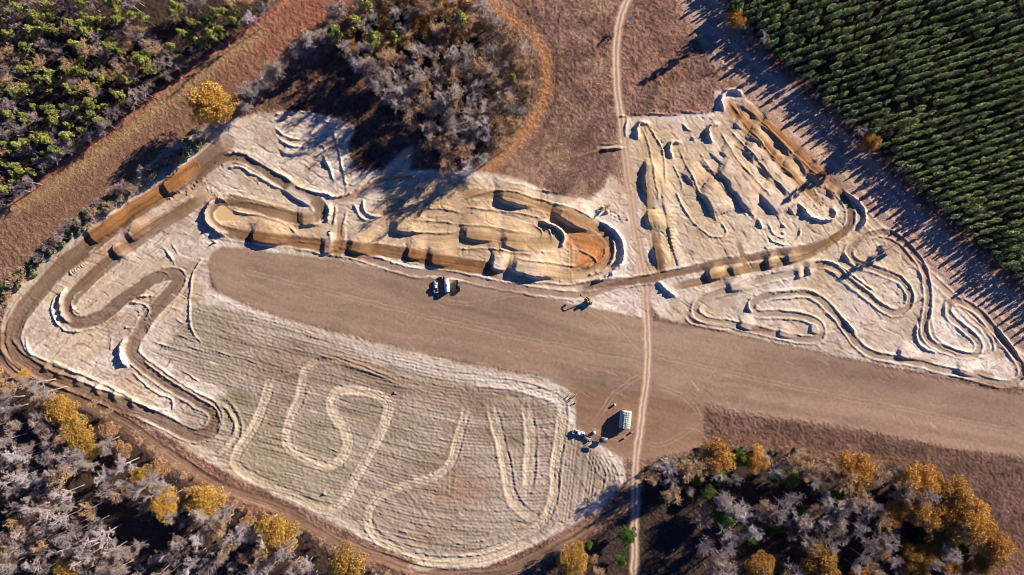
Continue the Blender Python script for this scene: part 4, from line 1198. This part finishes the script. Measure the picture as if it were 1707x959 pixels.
# ------------------------------------------------------------------ single trees one can point at
single('gold', 352, 177, 'large golden tree alone beside the left corridor casting a long shadow', 1.25, None, 1.25, 0)
single('bare', 414, 148, 'pale grey leafless tree right of the big golden tree by the corridor', 1.15)
for x, y, s, lb in ((100, 680, 0.85, 'golden tree at the upper edge of the lower left wood'),
                    (128, 722, 0.95, 'golden tree just below the uppermost golden one in the lower left wood'),
                    (148, 752, 0.55, 'small dull gold tree deepest in the lower left wood'),
                    (236, 802, 0.75, 'bright golden tree left of a pair beside the brown perimeter road'),
                    (272, 838, 0.9, 'middle golden tree of the row along the perimeter road'),
                    (344, 838, 1.0, 'pale golden tree at the right end of the row by the perimeter road'),
                    (460, 888, 1.12, 'bright yellow rounded tree standing alone at the lower left wood tip'),
                    (578, 946, 1.15, 'wide orange yellow tree cut by the bottom edge below the field'),
                    (112, 956, 0.7, 'golden tree cut by the bottom edge near the left corner'),
                    (4, 925, 0.7, 'golden tree cut by the left edge near the bottom'),
                    (38, 628, 0.4, 'little golden tree left of the whoops in the lower left wood')):
    single('gold', x, y, lb, s * 1.08)
single('green', 25, 874, 'round green tree amid bare trees near the left edge', 0.75)
for x, y, s, lb in ((1199, 762, 0.98, 'golden orange tree at the top left of the lower right wood'),
                    (1266, 768, 0.72, 'dull orange tree right of the green one at the wood edge'),
                    (1427, 786, 1.05, 'rounded orange tree standing apart at the top of the lower right wood'),
                    (1533, 802, 1.1, 'orange tree at the start of the orange row on the right'),
                    (1590, 826, 1.0, 'orange tree second along the outer orange row on the right'),
                    (1618, 868, 1.25, 'largest orange tree in the orange row on the right'),
                    (1545, 858, 1.0, 'deep orange tree inside the orange row on the right'),
                    (1503, 846, 0.75, 'brownish orange tree at the inner left of the orange clump'),
                    (1662, 912, 0.98, 'orange tree at the right hand corner of the lower right wood'),
                    (1582, 900, 0.7, 'small orange tree under the big orange clump'),
                    (1368, 942, 1.1, 'orange tree at the bottom edge with a green crown beside it'),
                    (1266, 946, 0.85, 'orange tree cut by the bottom edge left of the green topped one'),
                    (1588, 944, 0.6, 'small orange tree near the bottom right of the wood'),
                    (1430, 962, 0.6, 'small orange tree cut by the bottom edge in the middle of the wood')):
    single('orange', x, y, lb, s * 1.1)
single('gold', 955, 938, 'round golden tree below the perimeter road at the bottom centre', 0.9)
single('gold', 962, 914, 'small golden tree touching the round golden one at bottom centre', 0.5)
for x, y, s, lb in ((1238, 766, 0.8, 'green tree between two orange trees at the wood edge'),
                    (1320, 802, 0.78, 'bright green tree inside the lower right wood'),
                    (1205, 862, 1.15, 'broad green tree in the left of the lower right wood'),
                    (1152, 826, 0.4, 'tiny green tree by the shaded clearing'),
                    (1046, 896, 0.9, 'bright green tree beside the shaded end of the two-track road'),
                    (1036, 936, 0.55, 'dim green tree below the bright green one by the road'),
                    (1366, 922, 0.4, 'small green crown on the orange tree at the bottom edge'),
                    (982, 908, 0.4, 'small green tree right of the golden pair at bottom centre'),
                    (862, 199, 0.62, 'small round green tree at the east edge of the middle grove'),
                    (690, 86, 0.55, 'small bright green tree among grey trees in the middle grove')):
    single('green', x, y, lb, s)
for x, y, s, lb in ((556, 52, 1.3, 'tall pine at the north west corner of the middle grove'),
                    (620, 60, 1.3, 'pine with round crown in the north of the middle grove'),
                    (612, 8, 1.2, 'pine at the top edge of the middle grove'),
                    (772, 28, 1.3, 'pine at the north east of the middle grove'),
                    (590, 32, 1.2, 'pine between two others at the north west of the middle grove'), (655, 60, 0.9, 'smaller pine east of the round one in the middle grove'), (853, 132, 0.9, 'thin pine inside the east side of the middle grove')):
    single('pine', x, y, lb, s)
for x, y, s, lb in ((640, 22, 0.6, 'orange tree at the top edge of the middle grove'), (745, 12, 0.65, 'orange brown tree at the top right of the middle grove'), (816, 40, 0.5, 'small orange tree at the north east fringe of the middle grove'),
                    (585, 78, 0.5, 'small orange tree by the pines of the middle grove'), (752, 133, 0.6, 'small golden tree at the centre of the middle grove'),
                    (680, 148, 0.5, 'small orange tree at the west of the middle grove'), (705, 38, 0.7, 'orange brown tree in the north of the middle grove')):
    single('orange', x, y, lb, s)
# trees along the plantation edge
single('orange', 1451, 236, 'small round orange tree alone on the plantation edge', 0.62)
single('orange', 1226, 32, 'small orange tree at the top end of the plantation edge', 0.6)
single('green', 1222, 13, 'small green tree at the top end of the plantation edge', 0.6)
single('green', 1299, 88, 'yellowish green tree on the plantation edge among grey shrubs', 0.5)
for i, (x, y, s) in enumerate(((1272, 66, .6), (1282, 75, .55), (1318, 100, .45), (1345, 142, .35), (1362, 158, .4), (1376, 168, .5), (1398, 182, .4), (1415, 202, .42), (1436, 218, .55), (1484, 268, .4), (1498, 282, .35), (1520, 300, .35), (1240, 45, .5))):
    single('barebrown' if i % 2 else 'bare', x, y, 'small leafless pinkish grey tree on the plantation edge', s, 'leafless trees on the plantation edge')
for x, y, lb in ((1478, 222, 'tall pine above the plantation edge whose shadow crosses the rutted strip'), (1585, 350, 'tall pine above the plantation edge whose shadow reaches the sand loops'),
                 (1250, 18, 'tall pine at the top of the plantation edge')):
    plant('tallpine', x, y, lb, None, 1.0, False)
single('bare', 1052, 30, 'lone leafless tree beside the two-track road at the top', 0.5)
single('shrub', 1012, 346, 'lone leafless shrub on a sandy heap by the two-track road', 0.75)

# ------------------------------------------------------------------ woods
LB = {
    'TLb': ('slender leafless grey tree in the upper left wood', 'leafless trees of the upper left wood'),
    'TLp': ('bright yellow green pine in the upper left wood', 'pines of the upper left wood'),
    'TLr': ('tree with thin russet leaves in the upper left wood', 'russet trees of the upper left wood'),
    'Gb': ('pale grey leafless tree in the middle grove', 'leafless trees of the middle grove'),
    'Gr': ('tree with brown leaves left in the middle grove', 'russet trees of the middle grove'),
    'BLb': ('pale leafless tree in the lower left wood', 'leafless trees of the lower left wood'),
    'BLr': ('tan tree with some leaves in the lower left wood', 'tan trees of the lower left wood'),
    'BRb': ('silvery leafless tree in the lower right wood', 'leafless trees of the lower right wood'),
    'BRo': ('small dull orange tree in the lower right wood', 'small orange trees of the lower right wood'),
    'BRg': ('small dim green tree in the lower right wood', 'small green trees of the lower right wood'),
    'BRr': ('brown tree with few leaves in the lower right wood', 'brown trees of the lower right wood'),
}
rt = random.Random(99)
def where(key, x, y):
    if key[:2] == 'TL':
        if y - (320 - (x - 43) * 0.742) > -45: return 'along the corridor edge'
        if y < 70: return 'near the top picture edge'
        if x < 90: return 'near the left picture edge'
        return 'in its interior'
    if key[0] == 'G':
        if y < 80: return 'at its northern end'
        if x > 820: return 'on its east side'
        if x < 690: return 'on its shaded west side'
        return 'in its middle' if y < 190 else 'at its southern tip'
    if key[:2] == 'BL':
        if y - (640 + (x - 60) * 0.56) < 50: return 'close to the perimeter road'
        if y > 890: return 'along the bottom picture edge'
        if x < 110: return 'near the left picture edge'
        return 'in its interior'
    if x < 1180: return 'beside the two-track road'
    if y > 890: return 'along the bottom picture edge'
    if y < 810: return 'on its upper margin'
    return 'under the orange clump' if x > 1470 else 'in its interior'
def wood(pts, choose, srange, gap=0.4):
    for x, y in pts:
        if not free(x, y) or not (-22 < x < PW + 22 and -22 < y < PH + 22): continue
        if float(vnoise(np.array([x / 55.0]), np.array([y / 55.0]), 17)[0]) < gap * rt.uniform(.5, 1.3): continue
        k = choose(x, y)
        if k is None: continue
        kind, key = k
        lb, gp = LB[key]
        q = where(key, x, y)
        lb = lb + ' ' + q; gp = gp + ' ' + q
        plant(kind, x, y, lb, gp, rt.uniform(*srange) * {'russet': .8, 'orange': .6, 'green': .62}.get(kind, 1), True, rt.uniform(.85, 1.15))

def cTL(x, y):
    d = (y - (320 - (x - 43) * 0.742))        # negative inside the wood; near zero along the corridor
    if d > -28: return ('bare', 'TLb') if rt.random() < .3 else ('sapling', 'TLb')
    q = rt.random()
    if q < 0.58: return ('pine', 'TLp')
    if q < 0.90: return ('sapling', 'TLb')
    return ('barebrown', 'TLr')
wood(scatter([(-45, 375), (43, 310), (150, 230), (290, 123), (430, 23), (470, -10), (490, -45), (-45, -45)], 19.0, (-45, -45, 490, 380), 1), cTL, (.6, 1.0), 0.33)
def cG(x, y):
    if 795 < x < 845 and 45 < y < 105 and rt.random() < .8: return None
    q = rt.random()
    if y < 75 and x < 800: return ('russet', 'Gr') if q < .5 else (('barebrown', 'Gr') if q < .8 else ('bare', 'Gb'))
    if x > 840: return ('barebrown', 'Gr') if q < .6 else ('bare', 'Gb')
    return ('bare', 'Gb') if q < .42 else (('barefew', 'Gb') if q < .7 else ('barebrown', 'Gr'))
wood(scatter(grove, 20.5, (540, -45, 915, 290), 2), cG, (.75, 1.15), 0.15)
def cBL(x, y):
    edge = (y - (640 + (x - 60) * 0.56))
    q = rt.random()
    if edge < 48: return ('russet', 'BLr') if q < .5 else (('barebrown', 'BLr') if q < .75 else ('bare', 'BLb'))
    return ('bare', 'BLb') if q < .44 else ('sapling', 'BLb') if q < .74 else ('barefew', 'BLb') if q < .92 else ('barebrown', 'BLr')
wood(scatter([(-45, 622), (50, 640), (150, 682), (205, 740), (285, 800), (365, 850), (460, 885), (560, 935), (640, 968), (660, 1010), (-45, 1010)], 25.0, (-45, 610, 660, 1010), 3), cBL, (.65, 1.3), 0.36)
def cBR(x, y):
    if 1085 < x < 1172 and y > 835: return None
    q = rt.random()
    if y < 790 and x < 1500: return ('barebrown', 'BRr') if q < .4 else ('bare', 'BRb')
    if x > 1440 and q < .26: return ('orange', 'BRo')
    if x < 1300 and q < .16: return ('green', 'BRg')
    if 1300 <= x <= 1440 and q < .1: return ('russet', 'BRr')
    return ('bare', 'BRb') if q < .42 else ('sapling', 'BRb') if q < .70 else ('barefew', 'BRb') if q < .78 else ('barebrown', 'BRr') if q < .9 else ('green', 'BRg')
wood(scatter([(1085, 788), (1130, 772), (1180, 752), (1300, 758), (1420, 775), (1490, 785), (1560, 800), (1640, 860), (1680, 915), (1640, 960), (1610, 1010), (1190, 1010), (1178, 930), (1150, 870), (1080, 845)], 24.0, (1060, 740, 1700, 1010), 4), cBR, (.7, 1.3), 0.30)
wood(scatter([(930, 975), (1010, 890), (1040, 870), (1040, 1000), (930, 1000)], 22.0, (900, 870, 1060, 1010), 5), lambda x, y: ('barebrown', 'BRr'), (.4, .6))

# scrub along the corridor's lower edge and the wood margins
def line_of(pts, step, kinds, label, group, srange, spread=8):
    D, L = smooth_line(pts, seg=step * MPP)
    for x, y in D:
        px = x / MPP + PW / 2 + rt.uniform(-spread, spread); py = -y / MPP + PH / 2 + rt.uniform(-spread, spread)
        plant(rt.choice(kinds), px, py, label, group, rt.uniform(*srange), True)
line_of(I_((-20, 505), (40, 448), (100, 400), (150, 358), (205, 318), (250, 292), (300, 258), (340, 228)), 5, ['shrub', 'shrubg', 'shrubg'], 'low scrubby bush on the verge left of the main straight', 'bushes along the main straight', (.7, 1.35), 8)
line_of(I_((60, 425), (130, 366), (200, 312), (270, 262), (330, 215)), 9, ['shrubg', 'sapling'], 'dark bush or small tree on the corridor side of the verge hedge', 'hedge along the corridor', (.5, .8), 6)
line_of(I_((-10, 560), (10, 500), (50, 455)), 14, ['shrub', 'shrubg'], 'low scrubby bush at the outer bend by the left edge', 'bushes at the left outer bend', (.5, .9), 6)
line_of(I_((410, 175), (450, 120), (500, 80), (540, 45), (570, 10)), 7, ['sapling', 'sapling', 'barefew'], 'leafless tree in the line between corridor and grove shadow', 'trees between corridor and grove', (.6, 1.0), 9)
line_of(I_((160, 672), (220, 728), (300, 785), (380, 832), (470, 868), (560, 918), (640, 955)), 16, ['shrub', 'barebrown'], 'low tan thicket along the perimeter road by the lower left wood', 'thickets along the perimeter road', (.35, .6), 8)
line_of(I_((1075, 785), (1120, 770), (1180, 752), (1290, 750), (1400, 770), (1470, 778)), 13, ['shrub', 'shrub', 'shrubg'], 'low bush on the upper margin of the lower right wood', 'bushes at the lower right wood', (.5, .9), 7)

# ------------------------------------------------------------------ pine plantation: straight rows
PINE_V = [pine_arrays(700 + i) for i in range(6)]
PINE_M = [mk_mesh('crown', *v[:2], M_PINE, v[2]) for v in PINE_V]
tv, tf = trunk_mesh('trunk', 6.6, 0.12, M_BARK, 0.15, 3)
PINE_T = mk_mesh('trunk', tv, tf, M_BARK)
spots = []
ra = math.radians(17.5)
dx_, dy_ = math.cos(ra), -math.sin(ra)
nx_, ny_ = math.sin(ra), math.cos(ra)
rr_ = random.Random(5)
border = [(1160, -110), (1205, -12), (1222, 28), (1300, 108), (1390, 190), (1460, 254), (1580, 372), (1700, 478), (1780, 560), (1800, -110)]
for i in range(-90, 90):
    for j in range(-140, 140):
        off = 2.2 * math.sin(j * .06 + i * .4)
        u_ = j * 7.8 + rr_.uniform(-2.2, 2.2); v_ = i * 12.4 + rr_.uniform(-1.3, 1.3) + off
        x = 1500 + u_ * dx_ + v_ * nx_; y = 220 + u_ * dy_ + v_ * ny_
        # feet: the crowns show displaced outwards, so the border is drawn on the ground
        if x > 1760 or y < -55: continue
        if inside(border, x, y) and rr_.random() > 0.10 and all((x - a) ** 2 + (y - b) ** 2 > 40 for a, b in ((1478, 222), (1585, 350))):
            spots.append((x, y))
spots.sort(key=lambda p: (p[0] - PW / 2) ** 2 + (p[1] - PH / 2) ** 2)
for n, (x, y) in enumerate(spots[:300]):
    wx, wy = w2(x, y)
    o = empty('plantation_pine', (wx, wy, ground_z(x, y) - .05), rr_.random() * 6.28)
    s = rr_.choice((.62, .8, .9, .95, 1., 1.05, 1.1, 1.28)); o.scale = (s * rr_.uniform(.9, 1.1), s, s * rr_.uniform(.9, 1.1))
    tag(o, 'dark green young pine in the straight rows of the plantation', 'tree', 'pines of the plantation nearest the track')
    for nm, me in (('trunk', PINE_T), ('crown', PINE_M[n % 6])):
        c = bpy.data.objects.new(nm, me); col.objects.link(c); c.parent = o
VV, FF, CC = [], [], []
off = 0
tvn = np.array(tv)
for n, (x, y) in enumerate(spots[300:]):
    wx, wy = w2(x, y)
    v, f, c = PINE_V[n % 6]
    a = rr_.random() * 6.28; s = rr_.choice((.62, .8, .9, .95, 1., 1.05, 1.1, 1.28))
    ca, sa = math.cos(a) * s, math.sin(a) * s
    q = np.stack([v[:, 0] * ca - v[:, 1] * sa + wx, v[:, 0] * sa + v[:, 1] * ca + wy, v[:, 2] * s * rr_.uniform(.9, 1.1) + ground_z(x, y)], 1)
    c2 = c.copy(); c2[:, 0] = np.clip(c2[:, 0] * .7 + rr_.random() ** 2 * 1.0, 0, 1.6)
    VV.append(q); FF.append(f + off); CC.append(c2); off += len(q)
rest = mesh_obj('pine_plantation', np.concatenate(VV), np.concatenate(FF), M_PINE, None, False, np.concatenate(CC))
tag(rest, 'mass of dark green plantation pines farther from the track', 'trees', None, 'stuff')
print('pines', len(spots), 'trees', counter[0])
# ------------------------------------------------------------------ made things
M_WHITE = plain('white_paint', (0.72, 0.73, 0.73), 0.35, 0.5, 0, 0.04, 2)
M_BLACK = plain('black_paint', (0.02, 0.02, 0.022), 0.3, 0.5, 0, 0.2, 2)
M_GLASS = plain('dark_glass', (0.02, 0.03, 0.04), 0.08, 0.6, 0, 0.1, 1)
M_TYRE = plain('rubber', (0.025, 0.024, 0.023), 0.85, 0.2, 0, 0.2, 8)
M_METAL = plain('galvanised_metal', (0.38, 0.42, 0.40), 0.55, 0.4, 0.0, 0.06, 1.2)
M_WALL = plain('pale_siding', (0.60, 0.62, 0.56), 0.6, 0.3, 0, 0.08, 1.5)
M_YEL = plain('machine_yellow', (0.30, 0.19, 0.07), 0.45, 0.4, 0, 0.12, 3)
M_STEEL = plain('dark_steel', (0.06, 0.06, 0.06), 0.5, 0.4, 0, 0.2, 4)
M_WOOD = plain('weathered_wood', (0.26, 0.20, 0.15), 0.85, 0.15, 0, 0.25, 5)
M_RED = plain('rusty_red', (0.30, 0.08, 0.05), 0.6, 0.3, 0, 0.2, 5)
M_PLASTIC = plain('white_plastic', (0.72, 0.70, 0.64), 0.5, 0.4, 0, 0.05, 3)
M_CLAY = plain('orange_plastic', (0.62, 0.30, 0.10), 0.5, 0.4, 0, 0.08, 3)

def boxes(lst):
    """lst: (cx,cy,cz, sx,sy,sz[, tx, ty, ox]) boxes whose top is scaled by tx,ty and shifted by ox along x; corners chamfered"""
    V, F = [], []
    for b in lst:
        cx, cy, cz, sx, sy, sz = b[:6]
        tx, ty = (b[6], b[7]) if len(b) > 7 else (1, 1)
        ox = b[8] if len(b) > 8 else 0
        base = len(V)
        ch = min(sx, sy) * 0.12
        for lvl, (z, fx, fy, o_) in enumerate(((cz - sz / 2, 1, 1, 0), (cz + sz / 2, tx, ty, ox))):
            hx, hy = sx / 2 * fx, sy / 2 * fy
            c = min(ch, hx * .5, hy * .5)
            for x, y in ((hx - c, -hy), (hx, -hy + c), (hx, hy - c), (hx - c, hy), (-hx + c, hy), (-hx, hy - c), (-hx, -hy + c), (-hx + c, -hy)):
                V.append((cx + x + o_, cy + y, z))
        for k in range(8):
            F.append((base + k, base + (k + 1) % 8, base + 8 + (k + 1) % 8, base + 8 + k))
        F.append(tuple(base + 8 + k for k in range(8)))
        F.append(tuple(base + 7 - k for k in range(8)))
    return V, F

def cyl(p0, p1, r0, r1=None, n=14):
    r1 = r0 if r1 is None else r1
    a = Vector(p0); b = Vector(p1); d = (b - a).normalized()
    u = d.orthogonal().normalized(); v = d.cross(u)
    V = []
    for p, r in ((a, r0), (b, r1)):
        for k in range(n):
            t = 2 * math.pi * k / n
            q = p + u * math.cos(t) * r + v * math.sin(t) * r
            V.append(tuple(q))
    F = [(k, (k + 1) % n, n + (k + 1) % n, n + k) for k in range(n)]
    F.append(tuple(range(n, 2 * n))); F.append(tuple(range(n - 1, -1, -1)))
    return V, F

def part(name, VF, mat, parent, smooth=False):
    return mesh_obj(name, VF[0], [tuple(f) for f in VF[1]], mat, parent, smooth)

def thing(name, px, py, deg, label, cat, group=None):
    """deg: heading of local +x in the photo, counted anticlockwise"""
    x, y = w2(px, py)
    return tag(empty(name, (x, y, ground_z(px, py)), math.radians(deg)), label, cat, group)

def wheels(o, xs, hw, r=0.4, wd=0.26):
    for x in xs:
        for s in (-1, 1):
            wl = part('wheel', cyl((x, s * hw - s * wd / 2, r), (x, s * hw + s * wd / 2, r), r), M_TYRE, o)
            part('rim', cyl((x, s * hw + s * wd / 2 - s * .01, r), (x, s * hw + s * (wd / 2 + .02), r), r * .55), M_METAL, wl)

def pickup(px, py, deg, mat, label, open_bed=True):
    o = thing('pickup_truck', px, py, deg, label, 'pickup')
    part('body', boxes([(0, 0, .72, 5.6, 1.95, .5), (1.85, 0, 1.05, 1.8, 1.85, .2, .92, .92), (-1.75, .9, 1.15, 2.0, .12, .4), (-1.75, -.9, 1.15, 2.0, .12, .4), (-2.72, 0, 1.15, .12, 1.9, .4)]), mat, o)
    cab = part('cab', boxes([(.15, 0, 1.40, 2.1, 1.8, .84, .76, .84, -.1)]), M_GLASS, o)
    part('roof', boxes([(.05, 0, 1.86, 1.6, 1.5, .08, .95, .95)]), mat, cab)
    part('bed_floor', boxes([(-1.75, 0, .985, 1.9, 1.66, .03)]), M_STEEL, o)
    for s in (-1, 1):
        part('headlight', boxes([(2.78, s * .72, .85, .08, .36, .18)]), M_PLASTIC, o)
    wheels(o, (1.75, -1.75), .88)
    return o

pickup(727, 478, 92, M_WHITE, 'white pickup left of the white trailer parked at the strip edge')
pickup(964, 721, -14, M_WHITE, 'white pickup parked at the field corner beside the long cluttered trailer')
pickup(763, 477, 97, M_BLACK, 'black pickup parked right of the white trailer at the strip edge')

o = thing('enclosed_trailer', 745.5, 477, 94, 'long white enclosed trailer between the white and black pickups', 'trailer')
part('body', boxes([(0, 0, 1.55, 6.0, 2.3, 2.2, .98, .96)]), M_WHITE, o)
part('roof_vent', boxes([(.3, .1, 2.70, 1.6, .45, .12)]), M_STEEL, o)
part('nose', boxes([(3.25, 0, 1.4, .5, 1.9, 1.7, .6, .9)]), M_WHITE, o)
part('drawbar', boxes([(3.9, 0, .5, 1.1, .18, .14)]), M_STEEL, o)
wheels(o, (-.5, -1.4), 1.1, .36)

o = thing('utility_vehicle', 737, 464, 5, 'dark open utility vehicle behind the white trailer', 'vehicle')
part('body', boxes([(0, 0, .7, 2.9, 1.4, .45), (1.1, 0, .98, .8, 1.25, .2, .8, .9), (-1.0, 0, 1.05, .9, 1.35, .3)]), M_STEEL, o)
for s in (-1, 1):
    part('seat', boxes([(-.1, s * .33, 1.1, .5, .5, .4)]), M_BLACK, o)
cage = part('roof', boxes([(-.1, 0, 1.95, 1.5, 1.3, .06)]), M_BLACK, o)
for sx in (-.75, .55):
    for s in (-1, 1):
        part('post', cyl((sx, s * .58, .9), (sx, s * .58, 1.93), .035, n=6), M_STEEL, cage)
wheels(o, (.95, -.95), .68, .33, .24)

# excavator on the edge of the strip
o = thing('excavator', 981, 502, 150, 'yellow tracked excavator by the brown path casting a long shadow', 'excavator')
for s in (-1, 1):
    tk = part('track', boxes([(0, s * .95, .42, 3.4, .5, .8, .86, 1)]), M_STEEL, o)
    for k in range(4):
        part('roller', cyl((-1.1 + k * .73, s * 1.18, .4), (-1.1 + k * .73, s * 1.24, .4), .24), M_TYRE, tk)
part('undercarriage', boxes([(0, 0, .6, 1.6, 1.5, .4)]), M_STEEL, o)
part('house', boxes([(-.6, 0, 1.45, 2.4, 2.3, 1.1, .95, .95), (-1.6, 0, 1.5, .6, 2.2, 1.2)]), M_YEL, o)
cabp = part('cab', boxes([(.55, .62, 1.95, 1.3, .95, 1.7, .85, .9)]), M_GLASS, o)
part('cab_roof', boxes([(.5, .62, 2.83, 1.15, .9, .08)]), M_YEL, cabp)
bm_ = part('boom', cyl((.7, -.3, 1.6), (2.6, -.3, 4.6), .28, .22, 6), M_YEL, o)
part('stick', cyl((2.6, -.3, 4.6), (4.6, -.3, 4.3), .22, .16, 6), M_YEL, bm_)
part('ram', cyl((1.1, -.3, 2.0), (2.0, -.3, 4.1), .07, n=6), M_METAL, bm_)
part('bucket', boxes([(4.75, -.3, 3.8, .8, .9, .9, .6, 1)]), M_STEEL, o)

# shed: two roof slopes of metal sheets over pale walls
o = thing('shed', 1041, 698, 84, 'pale gabled metal shed beside the two-track road', 'shed')
SL, SW, SE, SR = 7.4, 4.6, 2.9, 5.0
hw = SW / 2
part('wall', ([(-SL / 2, -hw, 0), (SL / 2, -hw, 0), (SL / 2, hw, 0), (-SL / 2, hw, 0), (-SL / 2, -hw, SE), (SL / 2, -hw, SE), (SL / 2, hw, SE), (-SL / 2, hw, SE), (-SL / 2, 0, SR), (SL / 2, 0, SR)],
              [(0, 1, 5, 4), (2, 3, 7, 6), (1, 2, 6, 9, 5), (3, 0, 4, 8, 7)]), M_WALL, o)
for s in (-1, 1):
    ov = .35
    nS = 9
    roof = None
    for k in range(nS):
        xa = -SL / 2 - ov + (SL + 2 * ov) * k / nS + .012; xb = -SL / 2 - ov + (SL + 2 * ov) * (k + 1) / nS - .012
        dz = .03 * (k % 2)
        ye, ze = s * (hw + ov), SE - ov * (SR - SE) / hw + .05 + dz
        yr, zr = s * 0.02, SR + .06 + dz
        t_ = .05
        V = [(xa, ye, ze), (xb, ye, ze), (xb, yr, zr), (xa, yr, zr), (xa, ye, ze - t_), (xb, ye, ze - t_), (xb, yr, zr - t_), (xa, yr, zr - t_)]
        F = [(0, 1, 2, 3), (7, 6, 5, 4), (0, 4, 5, 1), (1, 5, 6, 2), (2, 6, 7, 3), (3, 7, 4, 0)]
        part('roof_sheet', (V, F), M_METAL, o)
part('ridge_cap', boxes([(0, 0, SR + .15, SL + .7, .35, .06)]), M_METAL, o)
dr = part('door', boxes([(SL / 2 + .04, .4, 1.2, .06, 2.4, 2.4)]), M_WHITE, o)
part('handle', boxes([(SL / 2 + .10, 1.3, 1.1, .05, .06, .3)]), M_STEEL, dr)

# flat-roofed stand by the shed
o = thing('scoring_stand', 1004, 731, -12, 'narrow dark flat-roofed stand left of the shed with long shadow', 'stand')
for sx in (-1.5, 1.5):
    for sy in (-.8, .8):
        part('post', boxes([(sx, sy, 1.9, .14, .14, 3.8)]), M_WOOD, o)
part('roof', boxes([(0, 0, 3.86, 3.7, 2.1, .12)]), M_STEEL, o)
part('roof_trim', boxes([(0, 1.1, 3.88, 3.8, .12, .18)]), M_WHITE, o)
part('platform', boxes([(0, 0, 1.5, 3.1, 1.7, .12)]), M_WOOD, o)
part('front_panel', boxes([(0, -.82, 2.0, 3.0, .06, 1.0)]), M_WOOD, o)

o = thing('flatbed_trailer', 977, 729, -22, 'low flatbed trailer with dark gear behind the field corner pickup', 'trailer')
part('deck', boxes([(0, 0, .62, 4.6, 2.0, .12)]), M_WOOD, o)
part('drawbar', boxes([(2.9, 0, .5, 1.3, .15, .12)]), M_STEEL, o)
for s in (-1, 1):
    part('side_rail', boxes([(0, s * 1.02, .85, 4.5, .06, .3)]), M_STEEL, o)
wheels(o, (-.3,), 1.15, .33, .22)
o = thing('crate', 973, 724, -22, 'black crate riding on the flatbed trailer near the pickup', 'crate')
o.location.z += .68
part('box', boxes([(0, 0, .4, 1.2, .9, .8)]), M_BLACK, o); part('lid', boxes([(0, 0, .84, 1.26, .96, .07)]), M_STEEL, o)
o = thing('quad_bike', 980, 735, 25, 'small dark quad bike on the ground below the flatbed trailer', 'quad bike')
part('body', boxes([(0, 0, .65, 1.6, .5, .3), (.55, 0, .75, .5, .95, .12), (-.55, 0, .75, .5, .95, .12)]), M_RED, o)
part('seat', boxes([(-.2, 0, .87, .8, .36, .16)]), M_BLACK, o)
part('handlebar', cyl((.4, -.4, 1.05), (.4, .4, 1.05), .03, n=6), M_STEEL, o)
wheels(o, (.6, -.6), .5, .28, .24)

def drum(px, py, r, h, mat, label, name='drum', cat='drum', lid=None):
    o = thing(name, px, py, 0, label, cat)
    part('body', cyl((0, 0, 0), (0, 0, h), r, r * .96, 18), mat, o)
    part('rim', cyl((0, 0, h), (0, 0, h + .05), r * 1.03, r * 1.0, 18), lid or mat, o)
    part('cap', cyl((r * .4, 0, h + .05), (r * .4, 0, h + .12), r * .18, n=8), M_STEEL, o)
    return o
drum(990.5, 720.5, .75, 1.1, M_PLASTIC, 'squat cream water tank between trailer and shed shadow', 'water_tank', 'tank')
drum(1024.5, 674.5, .5, 1.25, M_PLASTIC, 'white drum standing alone above the shed')
drum(1052, 721, .42, .9, M_RED, 'rusty red drum below the shed near the road')
o = thing('storage_box', 1039.5, 731, 35, 'small pale storage box on the soil below the shed', 'box')
part('box', boxes([(0, 0, .4, 1.3, .8, .8)]), M_PLASTIC, o); part('lid', boxes([(0, 0, .83, 1.36, .86, .06)]), M_STEEL, o)
o = thing('sign_post', 1062, 683, 30, 'short orange topped post between the shed and the road', 'post')
part('post', boxes([(0, 0, .7, .14, .14, 1.4)]), M_WOOD, o); part('sign_board', boxes([(0, 0, 1.3, .7, .08, .6)]), M_CLAY, o)

# loose poles and posts at the end of the field
for k, (x, y, a, ln) in enumerate(((947, 660, 38, 3.6), (952, 663, 40, 4.6), (958, 660, 44, 3.0), (950, 668, 36, 2.6))):
    o = thing('wooden_pole', x, y, a, ('leftmost of the poles lying at the field corner', 'longest of the poles lying at the field corner', 'rightmost of the poles lying at the field corner', 'lowest of the poles lying at the field corner')[k], 'pole')
    part('shaft', cyl((-ln / 2, 0, .28), (ln / 2, 0, .35), .2, .15, 9), M_WOOD, o)
    part('bark_strip', cyl((-ln * .2, 0, .31), (ln * .2, 0, .33), .21, .19, 9), M_BARK, o)
for k, (x, y) in enumerate(((959, 672), (954, 674))):
    o = thing('stump', x, y, 20 * k, ('dark stump below the poles at the field corner', 'smaller stump left of the dark one below the poles')[k], 'stump')
    part('stem', cyl((0, 0, -.1), (0, 0, .6), .42 - .1 * k, .34 - .1 * k, 10), M_BARK, o); part('cut_face', cyl((0, 0, .6), (0, 0, .62), .3 - .1 * k, .3 - .1 * k, 10), M_WOOD, o)
